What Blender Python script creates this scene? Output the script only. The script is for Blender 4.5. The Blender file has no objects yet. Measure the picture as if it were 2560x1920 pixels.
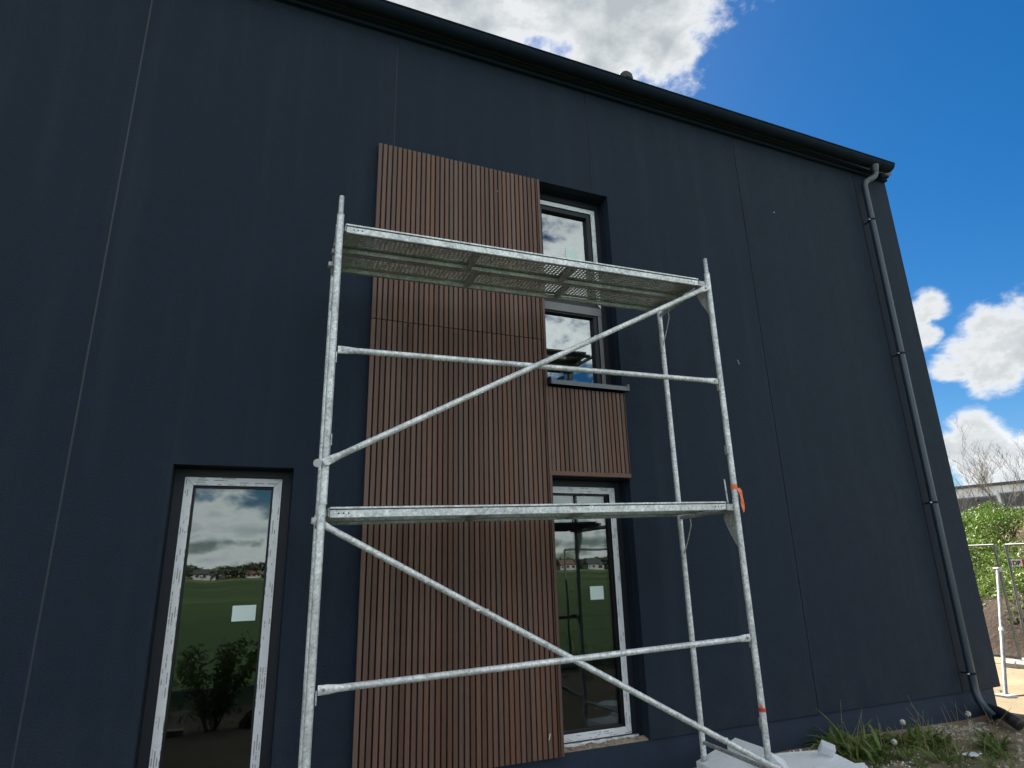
import bpy, bmesh, math, random
from mathutils import Vector, Matrix, Quaternion, noise as mnoise
R = math.radians
random.seed(7)
scene = bpy.context.scene
col = scene.collection

# ------------------------------------------------------------------ camera
CAM_Z = 1.68
F_PX, IMG_W, IMG_H = 1540.72, 2560.0, 1920.0
PITCH, YAW, ROLL = R(16.684), R(22.932), R(-1.529)
_f = Vector((math.sin(YAW)*math.cos(PITCH), math.cos(YAW)*math.cos(PITCH), math.sin(PITCH)))
_r = Vector((math.cos(YAW), -math.sin(YAW), 0.0))
_u = _r.cross(_f)
RIGHT = _r*math.cos(ROLL) + _u*math.sin(ROLL)
UP = -_r*math.sin(ROLL) + _u*math.cos(ROLL)
FWD = _f
cam_data = bpy.data.cameras.new('camera')
cam = bpy.data.objects.new('camera', cam_data)
col.objects.link(cam)
m = Matrix((RIGHT, UP, -FWD)).transposed().to_4x4()
m.translation = Vector((0, 0, CAM_Z))
cam.matrix_world = m
cam_data.sensor_fit = 'HORIZONTAL'
cam_data.sensor_width = 36.0
cam_data.lens = F_PX/IMG_W*36.0
cam_data.clip_start = 0.05
cam_data.clip_end = 3000
scene.camera = cam

def pix(x, y):
    """direction of a photo pixel (2560x1920)"""
    return (RIGHT*((x-1280)/F_PX) - UP*((y-960)/F_PX) + FWD).normalized()
def at_z(x, y, z):
    d = pix(x, y); t = (z-CAM_Z)/d.z
    return Vector((d.x*t, d.y*t, z))
def at_y(x, y, Y):
    d = pix(x, y); t = Y/d.y
    return Vector((d.x*t, Y, CAM_Z+d.z*t))

# ------------------------------------------------------------------ light
SUN_EL, SUN_AZ = R(49.6), R(2.0)          # azimuth from +Y towards +X
sun_dir = Vector((math.sin(SUN_AZ)*math.cos(SUN_EL), math.cos(SUN_AZ)*math.cos(SUN_EL), math.sin(SUN_EL)))
sd = bpy.data.lights.new('sun', 'SUN')
sd.energy = 3.7
sd.angle = R(0.53)
sd.color = (1.0, 0.95, 0.87)
so = bpy.data.objects.new('sun', sd)
so.rotation_mode = 'QUATERNION'
so.rotation_quaternion = sun_dir.to_track_quat('Z', 'Y')
so.location = (0, 20, 30)
col.objects.link(so)

scene.view_settings.view_transform = 'Standard'
scene.view_settings.look = 'None'
scene.view_settings.gamma = 1.0
scene.view_settings.use_curve_mapping = False
scene.view_settings.exposure = 2.25
scene.cycles.max_bounces = 7
scene.cycles.diffuse_bounces = 3
scene.cycles.glossy_bounces = 4
scene.cycles.transparent_max_bounces = 10
scene.cycles.caustics_reflective = False

world = bpy.data.worlds.new('World')
scene.world = world
world.use_nodes = True
def build_world():
    nt = world.node_tree; N = nt.nodes; L = nt.links
    for n in list(N): N.remove(n)
    out = N.new('ShaderNodeOutputWorld')
    bg = N.new('ShaderNodeBackground'); bg.inputs['Strength'].default_value = 0.05
    L.new(bg.outputs[0], out.inputs[0])
    sky = N.new('ShaderNodeTexSky'); sky.sky_type = 'NISHITA'; sky.sun_disc = False
    sky.sun_elevation = SUN_EL; sky.sun_rotation = SUN_AZ
    sky.altitude = 100; sky.air_density = 0.95; sky.dust_density = 0.45; sky.ozone_density = 3.5
    tc = N.new('ShaderNodeTexCoord')
    nrm = N.new('ShaderNodeVectorMath'); nrm.operation = 'NORMALIZE'
    L.new(tc.outputs['Generated'], nrm.inputs[0])
    d = nrm.outputs[0]
    def math_(op, a, b=None, clamp=False):
        n = N.new('ShaderNodeMath'); n.operation = op; n.use_clamp = clamp
        for i, v in enumerate((a, b)):
            if v is None: continue
            if isinstance(v, (int, float)): n.inputs[i].default_value = v
            else: L.new(v, n.inputs[i])
        return n.outputs[0]
    def ang(c):
        n = N.new('ShaderNodeVectorMath'); n.operation = 'DOT_PRODUCT'
        L.new(d, n.inputs[0]); n.inputs[1].default_value = c
        return math_('ARCCOSINE', math_('MINIMUM', n.outputs['Value'], 0.99999))
    # individual clouds: (direction pixel, angular radius in degrees)
    blobs = [((1180, -150), 15), ((1400, -60), 10), ((1570, 20), 7.2), ((1660, -40), 5.6), ((1500, 130), 6.2), ((1650, 118), 3.6),
             ((2325, 765), 1.3), ((2290, 790), 1.3), ((2305, 840), 1.4), ((2395, 905), 2.0), ((2470, 895), 2.6), ((2480, 840), 2.2), ((2560, 850), 2.8),
             ((2660, 830), 3.6), ((2435, 1085), 1.9), ((2400, 1115), 1.8), ((2475, 1110), 1.7), ((2560, 1160), 2.2), ((2620, 1150), 2.4), ((2440, 1180), 1.8), ((2500, 1185), 1.5)]
    dens = None
    for (p, r) in blobs:
        v = math_('SUBTRACT', 1.0, math_('DIVIDE', ang(pix(*p)), R(r)))
        v = math_('MINIMUM', v, 0.85 if r > 3.5 else 0.50)
        dens = v if dens is None else math_('MAXIMUM', dens, v)
    dens = math_('MAXIMUM', dens, -1.0)
    # open sky elsewhere: scattered cumulus by noise on a flat cloud layer
    sep = N.new('ShaderNodeSeparateXYZ'); L.new(d, sep.inputs[0])
    zz = math_('ADD', math_('MAXIMUM', sep.outputs['Z'], 0.0), 0.16)
    comb = N.new('ShaderNodeCombineXYZ')
    L.new(math_('DIVIDE', sep.outputs['X'], zz), comb.inputs[0]); L.new(math_('DIVIDE', sep.outputs['Y'], zz), comb.inputs[1])
    big = N.new('ShaderNodeTexNoise'); big.inputs['Scale'].default_value = 0.75; big.inputs['Detail'].default_value = 3
    L.new(comb.outputs[0], big.inputs['Vector'])
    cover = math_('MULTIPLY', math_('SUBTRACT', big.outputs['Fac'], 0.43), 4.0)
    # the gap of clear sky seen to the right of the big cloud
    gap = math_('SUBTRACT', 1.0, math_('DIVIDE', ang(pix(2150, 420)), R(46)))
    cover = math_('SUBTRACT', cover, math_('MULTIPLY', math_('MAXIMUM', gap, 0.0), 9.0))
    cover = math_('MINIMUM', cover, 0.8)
    dens = math_('MAXIMUM', dens, cover)
    mp = N.new('ShaderNodeMapping'); mp.inputs['Scale'].default_value = (1, 1, 1.5)
    L.new(d, mp.inputs['Vector'])
    fb = N.new('ShaderNodeTexNoise'); fb.inputs['Scale'].default_value = 11; fb.inputs['Detail'].default_value = 7
    fb.inputs['Roughness'].default_value = 0.62; fb.inputs['Distortion'].default_value = 0.25
    L.new(mp.outputs[0], fb.inputs['Vector'])
    n0 = math_('SUBTRACT', fb.outputs['Fac'], 0.5)
    fine = N.new('ShaderNodeTexNoise'); fine.inputs['Scale'].default_value = 30; fine.inputs['Detail'].default_value = 6
    fine.inputs['Roughness'].default_value = 0.6
    L.new(mp.outputs[0], fine.inputs['Vector'])
    dens = math_('ADD', dens, math_('MULTIPLY', n0, 1.7))
    dens = math_('ADD', dens, math_('MULTIPLY', math_('SUBTRACT', fine.outputs['Fac'], 0.5), 0.95))
    alpha = N.new('ShaderNodeMapRange'); alpha.interpolation_type = 'SMOOTHSTEP'
    alpha.inputs[1].default_value = -0.12; alpha.inputs[2].default_value = 0.46
    L.new(dens, alpha.inputs[0])
    ramp = N.new('ShaderNodeValToRGB')
    e = ramp.color_ramp.elements
    e[0].position = 0.0; e[0].color = (3.7, 3.85, 4.0, 1)
    e[1].position = 1.0; e[1].color = (2.05, 2.25, 2.4, 1)
    k = e.new(0.24); k.color = (4.1, 4.15, 4.15, 1)
    k = e.new(0.55); k.color = (3.0, 3.15, 3.25, 1)
    L.new(dens, ramp.inputs[0])
    mix = N.new('ShaderNodeMixRGB')
    hsv = N.new('ShaderNodeHueSaturation'); hsv.inputs['Saturation'].default_value = 1.40; hsv.inputs['Value'].default_value = 0.54
    L.new(sky.outputs[0], hsv.inputs['Color'])
    # clouds opposite the sun show their lit side, those towards it their shaded side
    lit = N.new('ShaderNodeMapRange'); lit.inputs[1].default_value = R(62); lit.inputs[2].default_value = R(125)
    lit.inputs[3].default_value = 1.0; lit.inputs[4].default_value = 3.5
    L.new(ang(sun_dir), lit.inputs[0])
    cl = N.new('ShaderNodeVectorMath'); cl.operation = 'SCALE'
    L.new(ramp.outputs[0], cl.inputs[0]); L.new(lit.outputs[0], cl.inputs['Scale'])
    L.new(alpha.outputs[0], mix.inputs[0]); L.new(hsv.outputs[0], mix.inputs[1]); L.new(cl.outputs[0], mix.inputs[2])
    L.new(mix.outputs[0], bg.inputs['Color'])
build_world()
world.cycles.sampling_method = 'MANUAL'
world.cycles.sample_map_resolution = 512

# ------------------------------------------------------------------ materials
def mat_new(name):
    mt = bpy.data.materials.new(name); mt.use_nodes = True
    nt = mt.node_tree
    return mt, nt, nt.nodes, nt.links, nt.nodes['Principled BSDF']
def nd(N, t, **kw):
    n = N.new(t)
    for k, v in kw.items():
        if k in n.inputs: n.inputs[k].default_value = v
        else: setattr(n, k, v)
    return n
def ramp_(N, L, fac, stops):
    r = N.new('ShaderNodeValToRGB'); e = r.color_ramp.elements
    while len(e) < len(stops): e.new(0.5)
    for i, (p, c) in enumerate(stops):
        e[i].position = p; e[i].color = (*c, 1) if len(c) == 3 else c
    L.new(fac, r.inputs[0]); return r.outputs[0]
def mixc(N, L, fac, a, b, bt='MIX'):
    n = N.new('ShaderNodeMixRGB'); n.blend_type = bt
    for i, v in enumerate((fac, a, b)):
        if isinstance(v, (int, float)): n.inputs[i].default_value = v
        elif isinstance(v, tuple): n.inputs[i].default_value = (*v, 1)
        else: L.new(v, n.inputs[i])
    return n.outputs[0]
def coords(N, L, scale=(1, 1, 1), src='Object'):
    t = N.new('ShaderNodeTexCoord'); m_ = N.new('ShaderNodeMapping'); m_.inputs['Scale'].default_value = scale
    L.new(t.outputs[src], m_.inputs[0]); return m_.outputs[0]
def noise_(N, L, vec, scale, detail=4, rough=0.5, dist=0.0):
    n = nd(N, 'ShaderNodeTexNoise', Scale=scale, Detail=detail, Roughness=rough, Distortion=dist)
    L.new(vec, n.inputs['Vector']); return n.outputs['Fac']
def bump_(N, L, h, strength, dist, b):
    n = nd(N, 'ShaderNodeBump', Strength=strength, Distance=dist)
    L.new(h, n.inputs['Height']); L.new(n.outputs[0], b.inputs['Normal'])

def m_render_wall():
    mt, nt, N, L, b = mat_new('dark_render')
    v = coords(N, L)
    big = noise_(N, L, v, 0.9, 5, 0.6); mid = noise_(N, L, v, 7, 5, 0.65)
    streak = noise_(N, L, coords(N, L, (5, 5, 0.35)), 1.0, 5, 0.6)
    c = mixc(N, L, big, (0.0055, 0.0118, 0.0205), (0.0115, 0.0200, 0.0320))
    c = mixc(N, L, ramp_(N, L, mid, [(0.35, (0, 0, 0)), (0.75, (1, 1, 1))]), c, (0.0105, 0.0205, 0.038))
    c = mixc(N, L, ramp_(N, L, streak, [(0.50, (0, 0, 0)), (0.78, (0.65, 0.65, 0.65))]), c, (0.020, 0.029, 0.042))
    tcz = N.new('ShaderNodeTexCoord'); sz_ = N.new('ShaderNodeSeparateXYZ'); L.new(tcz.outputs['Object'], sz_.inputs[0])
    spl = nd(N, 'ShaderNodeMapRange'); spl.inputs[1].default_value = 0.95; spl.inputs[2].default_value = 0.1; spl.inputs[3].default_value = 0.0; spl.inputs[4].default_value = 0.6
    L.new(sz_.outputs['Z'], spl.inputs[0])
    spn = mixc(N, L, 1.0, ramp_(N, L, noise_(N, L, v, 3.2, 7, 0.75), [(0.40, (0,)*3), (0.72, (1,)*3)]), spl.outputs[0], 'MULTIPLY')
    c = mixc(N, L, spn, c, (0.040, 0.042, 0.042))
    speck = noise_(N, L, v, 95, 3, 0.6)
    c = mixc(N, L, ramp_(N, L, speck, [(0.42, (0, 0, 0)), (0.72, (0.45, 0.45, 0.45))]), c, (0.028, 0.040, 0.058))
    L.new(c, b.inputs['Base Color'])
    b.inputs['Roughness'].default_value = 0.8
    b.inputs['Specular IOR Level'].default_value = 0.2
    f1 = noise_(N, L, v, 75, 4, 0.65)
    bump_(N, L, f1, 0.9, 0.009, b)
    return mt
def m_plain(name, c, rough=0.6, metal=0.0, spec=0.5, var=0.0, vs=6.0, bump=0.0, bs=80):
    mt, nt, N, L, b = mat_new(name)
    b.inputs['Roughness'].default_value = rough; b.inputs['Metallic'].default_value = metal
    b.inputs['Specular IOR Level'].default_value = spec
    v = coords(N, L)
    if var > 0:
        n = noise_(N, L, v, vs, 5, 0.6)
        lo = tuple(x*(1-var) for x in c); hi = tuple(min(1, x*(1+var)) for x in c)
        L.new(mixc(N, L, n, lo, hi), b.inputs['Base Color'])
    else:
        b.inputs['Base Color'].default_value = (*c, 1)
    if bump > 0: bump_(N, L, noise_(N, L, v, bs, 4, 0.6), bump, 0.004, b)
    return mt
def m_slat():
    mt, nt, N, L, b = mat_new('brown_composite')
    oi = N.new('ShaderNodeObjectInfo')
    v = coords(N, L, (90, 90, 2.2))
    add = N.new('ShaderNodeVectorMath'); add.operation = 'ADD'
    L.new(v, add.inputs[0])
    sc = N.new('ShaderNodeVectorMath'); sc.operation = 'SCALE'; L.new(oi.outputs['Location'], sc.inputs[0]); sc.inputs['Scale'].default_value = 37.0
    L.new(sc.outputs[0], add.inputs[1])
    g = noise_(N, L, add.outputs[0], 1.0, 6, 0.65, 0.3)
    c = mixc(N, L, g, (0.078, 0.038, 0.0235), (0.140, 0.073, 0.048))
    h = nd(N, 'ShaderNodeHueSaturation')
    mr = nd(N, 'ShaderNodeMapRange'); mr.inputs[3].default_value = 0.76; mr.inputs[4].default_value = 1.20
    L.new(oi.outputs['Random'], mr.inputs[0]); L.new(mr.outputs[0], h.inputs['Value'])
    mr2 = nd(N, 'ShaderNodeMapRange'); mr2.inputs[3].default_value = 0.8; mr2.inputs[4].default_value = 1.1
    w = N.new('ShaderNodeMath'); w.operation = 'FRACT'; mm = N.new('ShaderNodeMath'); mm.operation = 'MULTIPLY'; mm.inputs[1].default_value = 17.3
    L.new(oi.outputs['Random'], mm.inputs[0]); L.new(mm.outputs[0], w.inputs[0]); L.new(w.outputs[0], mr2.inputs[0]); L.new(mr2.outputs[0], h.inputs['Saturation'])
    L.new(c, h.inputs['Color'])
    dust = noise_(N, L, coords(N, L, (14, 14, 1.1)), 1.0, 6, 0.7)
    c2 = mixc(N, L, ramp_(N, L, dust, [(0.5, (0, 0, 0)), (0.8, (0.3, 0.3, 0.3))]), h.outputs[0], (0.16, 0.098, 0.074))
    L.new(c2, b.inputs['Base Color'])
    b.inputs['Roughness'].default_value = 0.55
    b.inputs['Specular IOR Level'].default_value = 0.4
    bump_(N, L, g, 0.35, 0.0012, b)
    return mt
def m_galv(name='galvanised_steel', dirt=1.0, base=0.76):
    mt, nt, N, L, b = mat_new(name)
    v = coords(N, L)
    sp = nd(N, 'ShaderNodeTexVoronoi', Scale=70); L.new(v, sp.inputs['Vector'])
    n1 = noise_(N, L, v, 9, 6, 0.7); n2 = noise_(N, L, v, 46, 5, 0.7); n3 = noise_(N, L, v, 130, 3, 0.6)
    lo = (base*0.40, base*0.43, base*0.435); hi = (min(.9, base*1.14), min(.93, base*1.19), min(.92, base*1.17))
    c = mixc(N, L, ramp_(N, L, n1, [(0.36, (0, 0, 0)), (0.64, (1, 1, 1))]), lo, hi)
    sepc = N.new('ShaderNodeSeparateColor'); L.new(sp.outputs['Color'], sepc.inputs[0])
    c = mixc(N, L, 0.5, c, mixc(N, L, sepc.outputs[0], lo, hi))
    c = mixc(N, L, ramp_(N, L, n2, [(0.60, (0, 0, 0)), (0.72, (0.75*dirt,)*3)]), c, (0.20, 0.20, 0.18))
    c = mixc(N, L, ramp_(N, L, noise_(N, L, v, 22, 6, 0.75), [(0.64, (0, 0, 0)), (0.70, (1.0*dirt,)*3)]), c, (0.80, 0.80, 0.77))
    c = mixc(N, L, ramp_(N, L, noise_(N, L, v, 2.6, 6, 0.75), [(0.48, (0,)*3), (0.72, (0.55*dirt,)*3)]), c, (0.27, 0.27, 0.25))
    c = mixc(N, L, ramp_(N, L, noise_(N, L, v, 14, 7, 0.8), [(0.70, (0,)*3), (0.76, (0.7*dirt,)*3)]), c, (0.16, 0.085, 0.04))
    L.new(c, b.inputs['Base Color'])
    b.inputs['Metallic'].default_value = 0.35
    L.new(ramp_(N, L, n2, [(0.2, (0.38,)*3), (0.8, (0.62,)*3)]), b.inputs['Roughness'])
    bump_(N, L, n3, 0.35, 0.0015, b)
    return mt
def m_film():
    mt, nt, N, L, b = mat_new('printed_protective_film')
    uv = N.new('ShaderNodeUVMap')
    m_ = N.new('ShaderNodeMapping'); L.new(uv.outputs[0], m_.inputs[0])
    oi = N.new('ShaderNodeObjectInfo')
    # rows of small grey print blocks along the strip (u along, v across, in metres)
    br = nd(N, 'ShaderNodeTexBrick', Scale=1.0)
    br.inputs['Brick Width'].default_value = 0.11; br.inputs['Row Height'].default_value = 0.016
    br.inputs['Mortar Size'].default_value = 0.0045; br.inputs['Mortar Smooth'].default_value = 0.2
    br.inputs['Color1'].default_value = (0, 0, 0, 1); br.inputs['Color2'].default_value = (1, 1, 1, 1); br.inputs['Mortar'].default_value = (1, 1, 1, 1)
    br.offset = 0.37
    L.new(m_.outputs[0], br.inputs['Vector'])
    n = noise_(N, L, coords(N, L, (1, 1, 1), 'UV'), 14, 2, 0.5)
    fine = nd(N, 'ShaderNodeTexNoise', Scale=1.0, Detail=2)
    m2 = N.new('ShaderNodeMapping'); m2.inputs['Scale'].default_value = (190, 420, 1); L.new(uv.outputs[0], m2.inputs[0]); L.new(m2.outputs[0], fine.inputs['Vector'])
    ink = ramp_(N, L, br.outputs['Color'], [(0.45, (0.95,)*3), (0.6, (0,)*3)])
    ink = mixc(N, L, 1.0, ink, ramp_(N, L, n, [(0.47, (0,)*3), (0.53, (1,)*3)]), 'MULTIPLY')
    ink = mixc(N, L, 1.0, ink, ramp_(N, L, fine.outputs['Fac'], [(0.38, (0.35,)*3), (0.6, (1,)*3)]), 'MULTIPLY')
    c = mixc(N, L, ink, (0.70, 0.72, 0.73), (0.12, 0.125, 0.13))
    dirt = noise_(N, L, coords(N, L), 18, 5, 0.7)
    c = mixc(N, L, ramp_(N, L, dirt, [(0.55, (0,)*3), (0.8, (0.45,)*3)]), c, (0.42, 0.42, 0.40))
    L.new(c, b.inputs['Base Color']); b.inputs['Roughness'].default_value = 0.45
    return mt
def m_glass(name='window_glass', refl=0.085):
    mt, nt, N, L, b = mat_new(name)
    N.remove(b)
    out = N['Material Output']
    tr = nd(N, 'ShaderNodeBsdfTransparent'); tr.inputs[0].default_value = (0.50, 0.56, 0.53, 1)
    gl = nd(N, 'ShaderNodeBsdfGlossy'); gl.inputs['Roughness'].default_value = 0.0; gl.inputs[0].default_value = (0.90, 0.97, 0.96, 1)
    lw = nd(N, 'ShaderNodeFresnel'); lw.inputs['IOR'].default_value = 1.5
    mr = nd(N, 'ShaderNodeMapRange'); mr.inputs[1].default_value = 0.03; mr.inputs[2].default_value = 1.0; mr.inputs[3].default_value = refl; mr.inputs[4].default_value = 1.0
    L.new(lw.outputs[0], mr.inputs[0])
    wob = noise_(N, L, coords(N, L, (1, 1, 1)), 1.7, 2, 0.5)
    bp = nd(N, 'ShaderNodeBump', Strength=0.06, Distance=0.02); L.new(wob, bp.inputs['Height']); L.new(bp.outputs[0], gl.inputs['Normal'])
    mx = N.new('ShaderNodeMixShader')
    L.new(mr.outputs[0], mx.inputs[0]); L.new(tr.outputs[0], mx.inputs[1]); L.new(gl.outputs[0], mx.inputs[2])
    L.new(mx.outputs[0], out.inputs[0])
    return mt
def m_foam():
    mt, nt, N, L, b = mat_new('polystyrene_foam')
    v = coords(N, L)
    vo = nd(N, 'ShaderNodeTexVoronoi', Scale=110); L.new(v, vo.inputs['Vector'])
    n = noise_(N, L, v, 7, 6, 0.7); n2 = noise_(N, L, v, 60, 4, 0.7)
    c = mixc(N, L, n, (0.82, 0.87, 0.89), (0.90, 0.92, 0.92))
    c = mixc(N, L, ramp_(N, L, n2, [(0.66, (0,)*3), (0.74, (0.8,)*3)]), c, (0.42, 0.42, 0.38))
    c = mixc(N, L, ramp_(N, L, noise_(N, L, v, 4, 6, 0.8), [(0.58, (0,)*3), (0.75, (0.55,)*3)]), c, (0.58, 0.56, 0.47))
    L.new(c, b.inputs['Base Color']); b.inputs['Roughness'].default_value = 0.75
    bump_(N, L, vo.outputs['Distance'], 0.8, 0.006, b)
    return mt
def m_ground():
    mt, nt, N, L, b = mat_new('sandy_ground')
    v = coords(N, L)
    n1 = noise_(N, L, v, 0.7, 7, 0.65); n2 = noise_(N, L, v, 9, 7, 0.7); n3 = noise_(N, L, v, 60, 4, 0.7)
    sand = mixc(N, L, ramp_(N, L, n1, [(0.3, (0,)*3), (0.7, (1,)*3)]), (0.19, 0.15, 0.092), (0.32, 0.262, 0.168))
    sand = mixc(N, L, ramp_(N, L, n2, [(0.45, (0,)*3), (0.7, (0.8,)*3)]), sand, (0.19, 0.15, 0.11))
    sand = mixc(N, L, ramp_(N, L, n3, [(0.6, (0,)*3), (0.72, (0.7,)*3)]), sand, (0.46, 0.43, 0.37))
    grass = mixc(N, L, ramp_(N, L, noise_(N, L, v, 3, 7, 0.7), [(0.3, (0,)*3), (0.7, (1,)*3)]), (0.034, 0.060, 0.020), (0.075, 0.105, 0.038))
    far = noise_(N, L, coords(N, L, (0.004, 0.03, 1)), 1.0, 3, 0.5)
    grass = mixc(N, L, ramp_(N, L, far, [(0.42, (0,)*3), (0.6, (1,)*3)]), grass, (0.030, 0.052, 0.018))
    sep = N.new('ShaderNodeSeparateXYZ'); t = N.new('ShaderNodeTexCoord'); L.new(t.outputs['Object'], sep.inputs[0])
    def ma(op, a, bb, cl=False):
        n = N.new('ShaderNodeMath'); n.operation = op; n.use_clamp = cl
        for i, q in enumerate((a, bb)):
            if isinstance(q, (int, float)): n.inputs[i].default_value = q
            else: L.new(q, n.inputs[i])
        return n.outputs[0]
    # a paler crop on the far strips of the field
    crop = ma('MULTIPLY', ma('SUBTRACT', -150.0, ma('ADD', sep.outputs['Y'], ma('MULTIPLY', far, 60.0))), 0.05, True)
    grass = mixc(N, L, crop, grass, (0.11, 0.125, 0.05))
    dk = noise_(N, L, coords(N, L, (0.02, 0.09, 1)), 1.0, 6, 0.7)
    grass = mixc(N, L, ramp_(N, L, dk, [(0.42, (0,)*3), (0.66, (0.8,)*3)]), grass, (0.022, 0.042, 0.018))
    edge = ma('ADD', sep.outputs['Y'], ma('MULTIPLY', ma('SUBTRACT', n1, 0.5), 2.2))
    g = ma('MULTIPLY', ma('SUBTRACT', 0.7, edge), 1.6, True)       # field starts behind the strip of bare soil
    n4 = noise_(N, L, v, 1.3, 6, 0.7)
    patch = ramp_(N, L, n4, [(0.60, (0,)*3), (0.70, (0.6,)*3)])
    patch = mixc(N, L, 1.0, patch, ma('MULTIPLY', ma('SUBTRACT', sep.outputs['X'], 6.5), 0.8, True), 'MULTIPLY')
    mx = ma('MAXIMUM', g, patch)
    c = mixc(N, L, mx, sand, grass)
    L.new(c, b.inputs['Base Color']); b.inputs['Roughness'].default_value = 0.95
    b.inputs['Specular IOR Level'].default_value = 0.15
    hgt = mixc(N, L, 0.5, n2, n3)
    bump_(N, L, hgt, 0.8, 0.03, b)
    return mt
def m_bank():
    mt, nt, N, L, b = mat_new('earth_bank')
    v = coords(N, L)
    n1 = noise_(N, L, v, 2.2, 7, 0.7); n2 = noise_(N, L, v, 12, 5, 0.7)
    c = mixc(N, L, ramp_(N, L, n1, [(0.3, (0,)*3), (0.7, (1,)*3)]), (0.020, 0.012, 0.007), (0.060, 0.037, 0.022))
    c = mixc(N, L, ramp_(N, L, n2, [(0.55, (0,)*3), (0.75, (0.7,)*3)]), c, (0.10, 0.075, 0.052))
    L.new(c, b.inputs['Base Color']); b.inputs['Roughness'].default_value = 0.95
    bump_(N, L, n2, 0.8, 0.05, b)
    return mt
def m_leaf(name, a, bb, trans=0.25):
    mt, nt, N, L, b = mat_new(name)
    g = N.new('ShaderNodeNewGeometry')
    h = mixc(N, L, g.outputs['Random Per Island'], a, bb)
    L.new(h, b.inputs['Base Color']); b.inputs['Roughness'].default_value = 0.55
    tb = N.new('ShaderNodeBsdfTranslucent'); L.new(h, tb.inputs[0])
    mx = N.new('ShaderNodeMixShader'); mx.inputs[0].default_value = trans
    L.new(b.outputs[0], mx.inputs[1]); L.new(tb.outputs[0], mx.inputs[2]); L.new(mx.outputs[0], N['Material Output'].inputs[0])
    return mt

M = dict(
    wall=m_render_wall(),
    plinth=m_plain('plinth_render', (0.0075, 0.019, 0.038), 0.85, var=0.35, vs=5, bump=0.5, bs=120),
    sealant=m_plain('dark_sealant', (0.010, 0.012, 0.015), 0.6),
    sealant_light=m_plain('pale_sealant', (0.015, 0.023, 0.034), 0.6, var=0.4, vs=9),
    zinc=m_plain('anthracite_metal', (0.0075, 0.0150, 0.0275), 0.85, 0.0, 0.15, var=0.3, vs=7),
    pipe=m_plain('anthracite_pipe', (0.020, 0.036, 0.050), 0.38, 0.0, 0.55, var=0.3, vs=5),
    sillm=m_plain('grey_sill_metal', (0.10, 0.115, 0.125), 0.38, 0.3, 0.5, var=0.2),
    frame=m_plain('anthracite_frame', (0.006, 0.010, 0.018), 0.6, var=0.2),
    bead=m_plain('black_gasket', (0.006, 0.006, 0.007), 0.5),
    framegrey=m_plain('grey_frame', (0.14, 0.145, 0.14), 0.5, var=0.2),
    slat=m_slat(),
    backing=m_plain('dark_backing', (0.007, 0.005, 0.004), 0.8),
    galv=m_galv(), galv_fence=m_galv('fence_steel', 0.12, 0.20), galv_plank=m_galv('plank_steel', 0.6, 0.74), galv_dark=m_galv('weathered_galvanised_steel', 1.0, 0.52),
    pin=m_plain('pin_steel', (0.30, 0.30, 0.28), 0.4, 0.8, var=0.4, vs=60),
    film=m_film(), glass=m_glass(), glass_bright=m_glass('brightened_glass', 0.24), foam=m_foam(),  # second glass: reflectance raised only to brighten the reflections in the upper panes
    plaster=m_plain('plaster', (0.72, 0.70, 0.65), 0.9, var=0.1),
    sticker=m_plain('pale_sticker', (0.62, 0.74, 0.69), 0.5, var=0.05),
    inner=m_plain('bare_interior', (0.14, 0.14, 0.14), 0.9, var=0.2, vs=2),
    ground=m_ground(), bank=m_bank(),
    mortar=m_plain('mortar_rubble', (0.26, 0.21, 0.15), 0.95, var=0.5, vs=30, bump=0.9, bs=60),
    stone=m_plain('stone', (0.34, 0.31, 0.26), 0.9, var=0.4, vs=12, bump=0.6, bs=40),
    orange=m_plain('orange_tape', (0.75, 0.16, 0.05), 0.5, var=0.2, vs=20),
    red=m_plain('red_tape', (0.50, 0.06, 0.03), 0.5, var=0.2, vs=20),
    leafA=m_leaf('weed_leaf', (0.065, 0.12, 0.024), (0.21, 0.27, 0.07), 0.4),
    leafD=m_leaf('field_blade', (0.035, 0.06, 0.018), (0.09, 0.11, 0.035)),
    leafE=m_leaf('shrub_leaf', (0.10, 0.16, 0.045), (0.22, 0.28, 0.09), 0.35),
    leafB=m_leaf('bank_leaf', (0.045, 0.11, 0.012), (0.22, 0.31, 0.05)),
    leafC=m_leaf('far_leaf', (0.030, 0.045, 0.022), (0.06, 0.075, 0.04)),
    dry=m_leaf('dry_stem', (0.20, 0.16, 0.09), (0.32, 0.27, 0.17)),
    bark=m_plain('bark', (0.20, 0.165, 0.145), 0.9, var=0.4, vs=15),
    roof=m_plain('roof_sheet', (0.045, 0.05, 0.055), 0.5, var=0.2),
    black=m_plain('black_plastic', (0.012, 0.012, 0.013), 0.5),
    white=m_plain('white_paint', (0.40, 0.40, 0.39), 0.6, var=0.08),
    tile=m_plain('roof_tile', (0.12, 0.065, 0.048), 0.8, var=0.3, vs=3),
    cladding=m_plain('grey_sheet_cladding', (0.60, 0.66, 0.72), 0.5, var=0.08, vs=0.5),
    darkwin=m_plain('dark_glazing', (0.02, 0.025, 0.03), 0.15),
    signw=m_plain('sign_white', (0.78, 0.78, 0.76), 0.5),
    signr=m_plain('sign_red', (0.55, 0.05, 0.04), 0.5),
    wood=m_plain('weathered_wood', (0.42, 0.38, 0.31), 0.8, var=0.3, vs=14),
    puff=m_plain('seed_head', (0.55, 0.53, 0.48), 0.95),
    concrete=m_plain('concrete', (0.33, 0.32, 0.30), 0.9, var=0.25, vs=8, bump=0.4),
)

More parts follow.
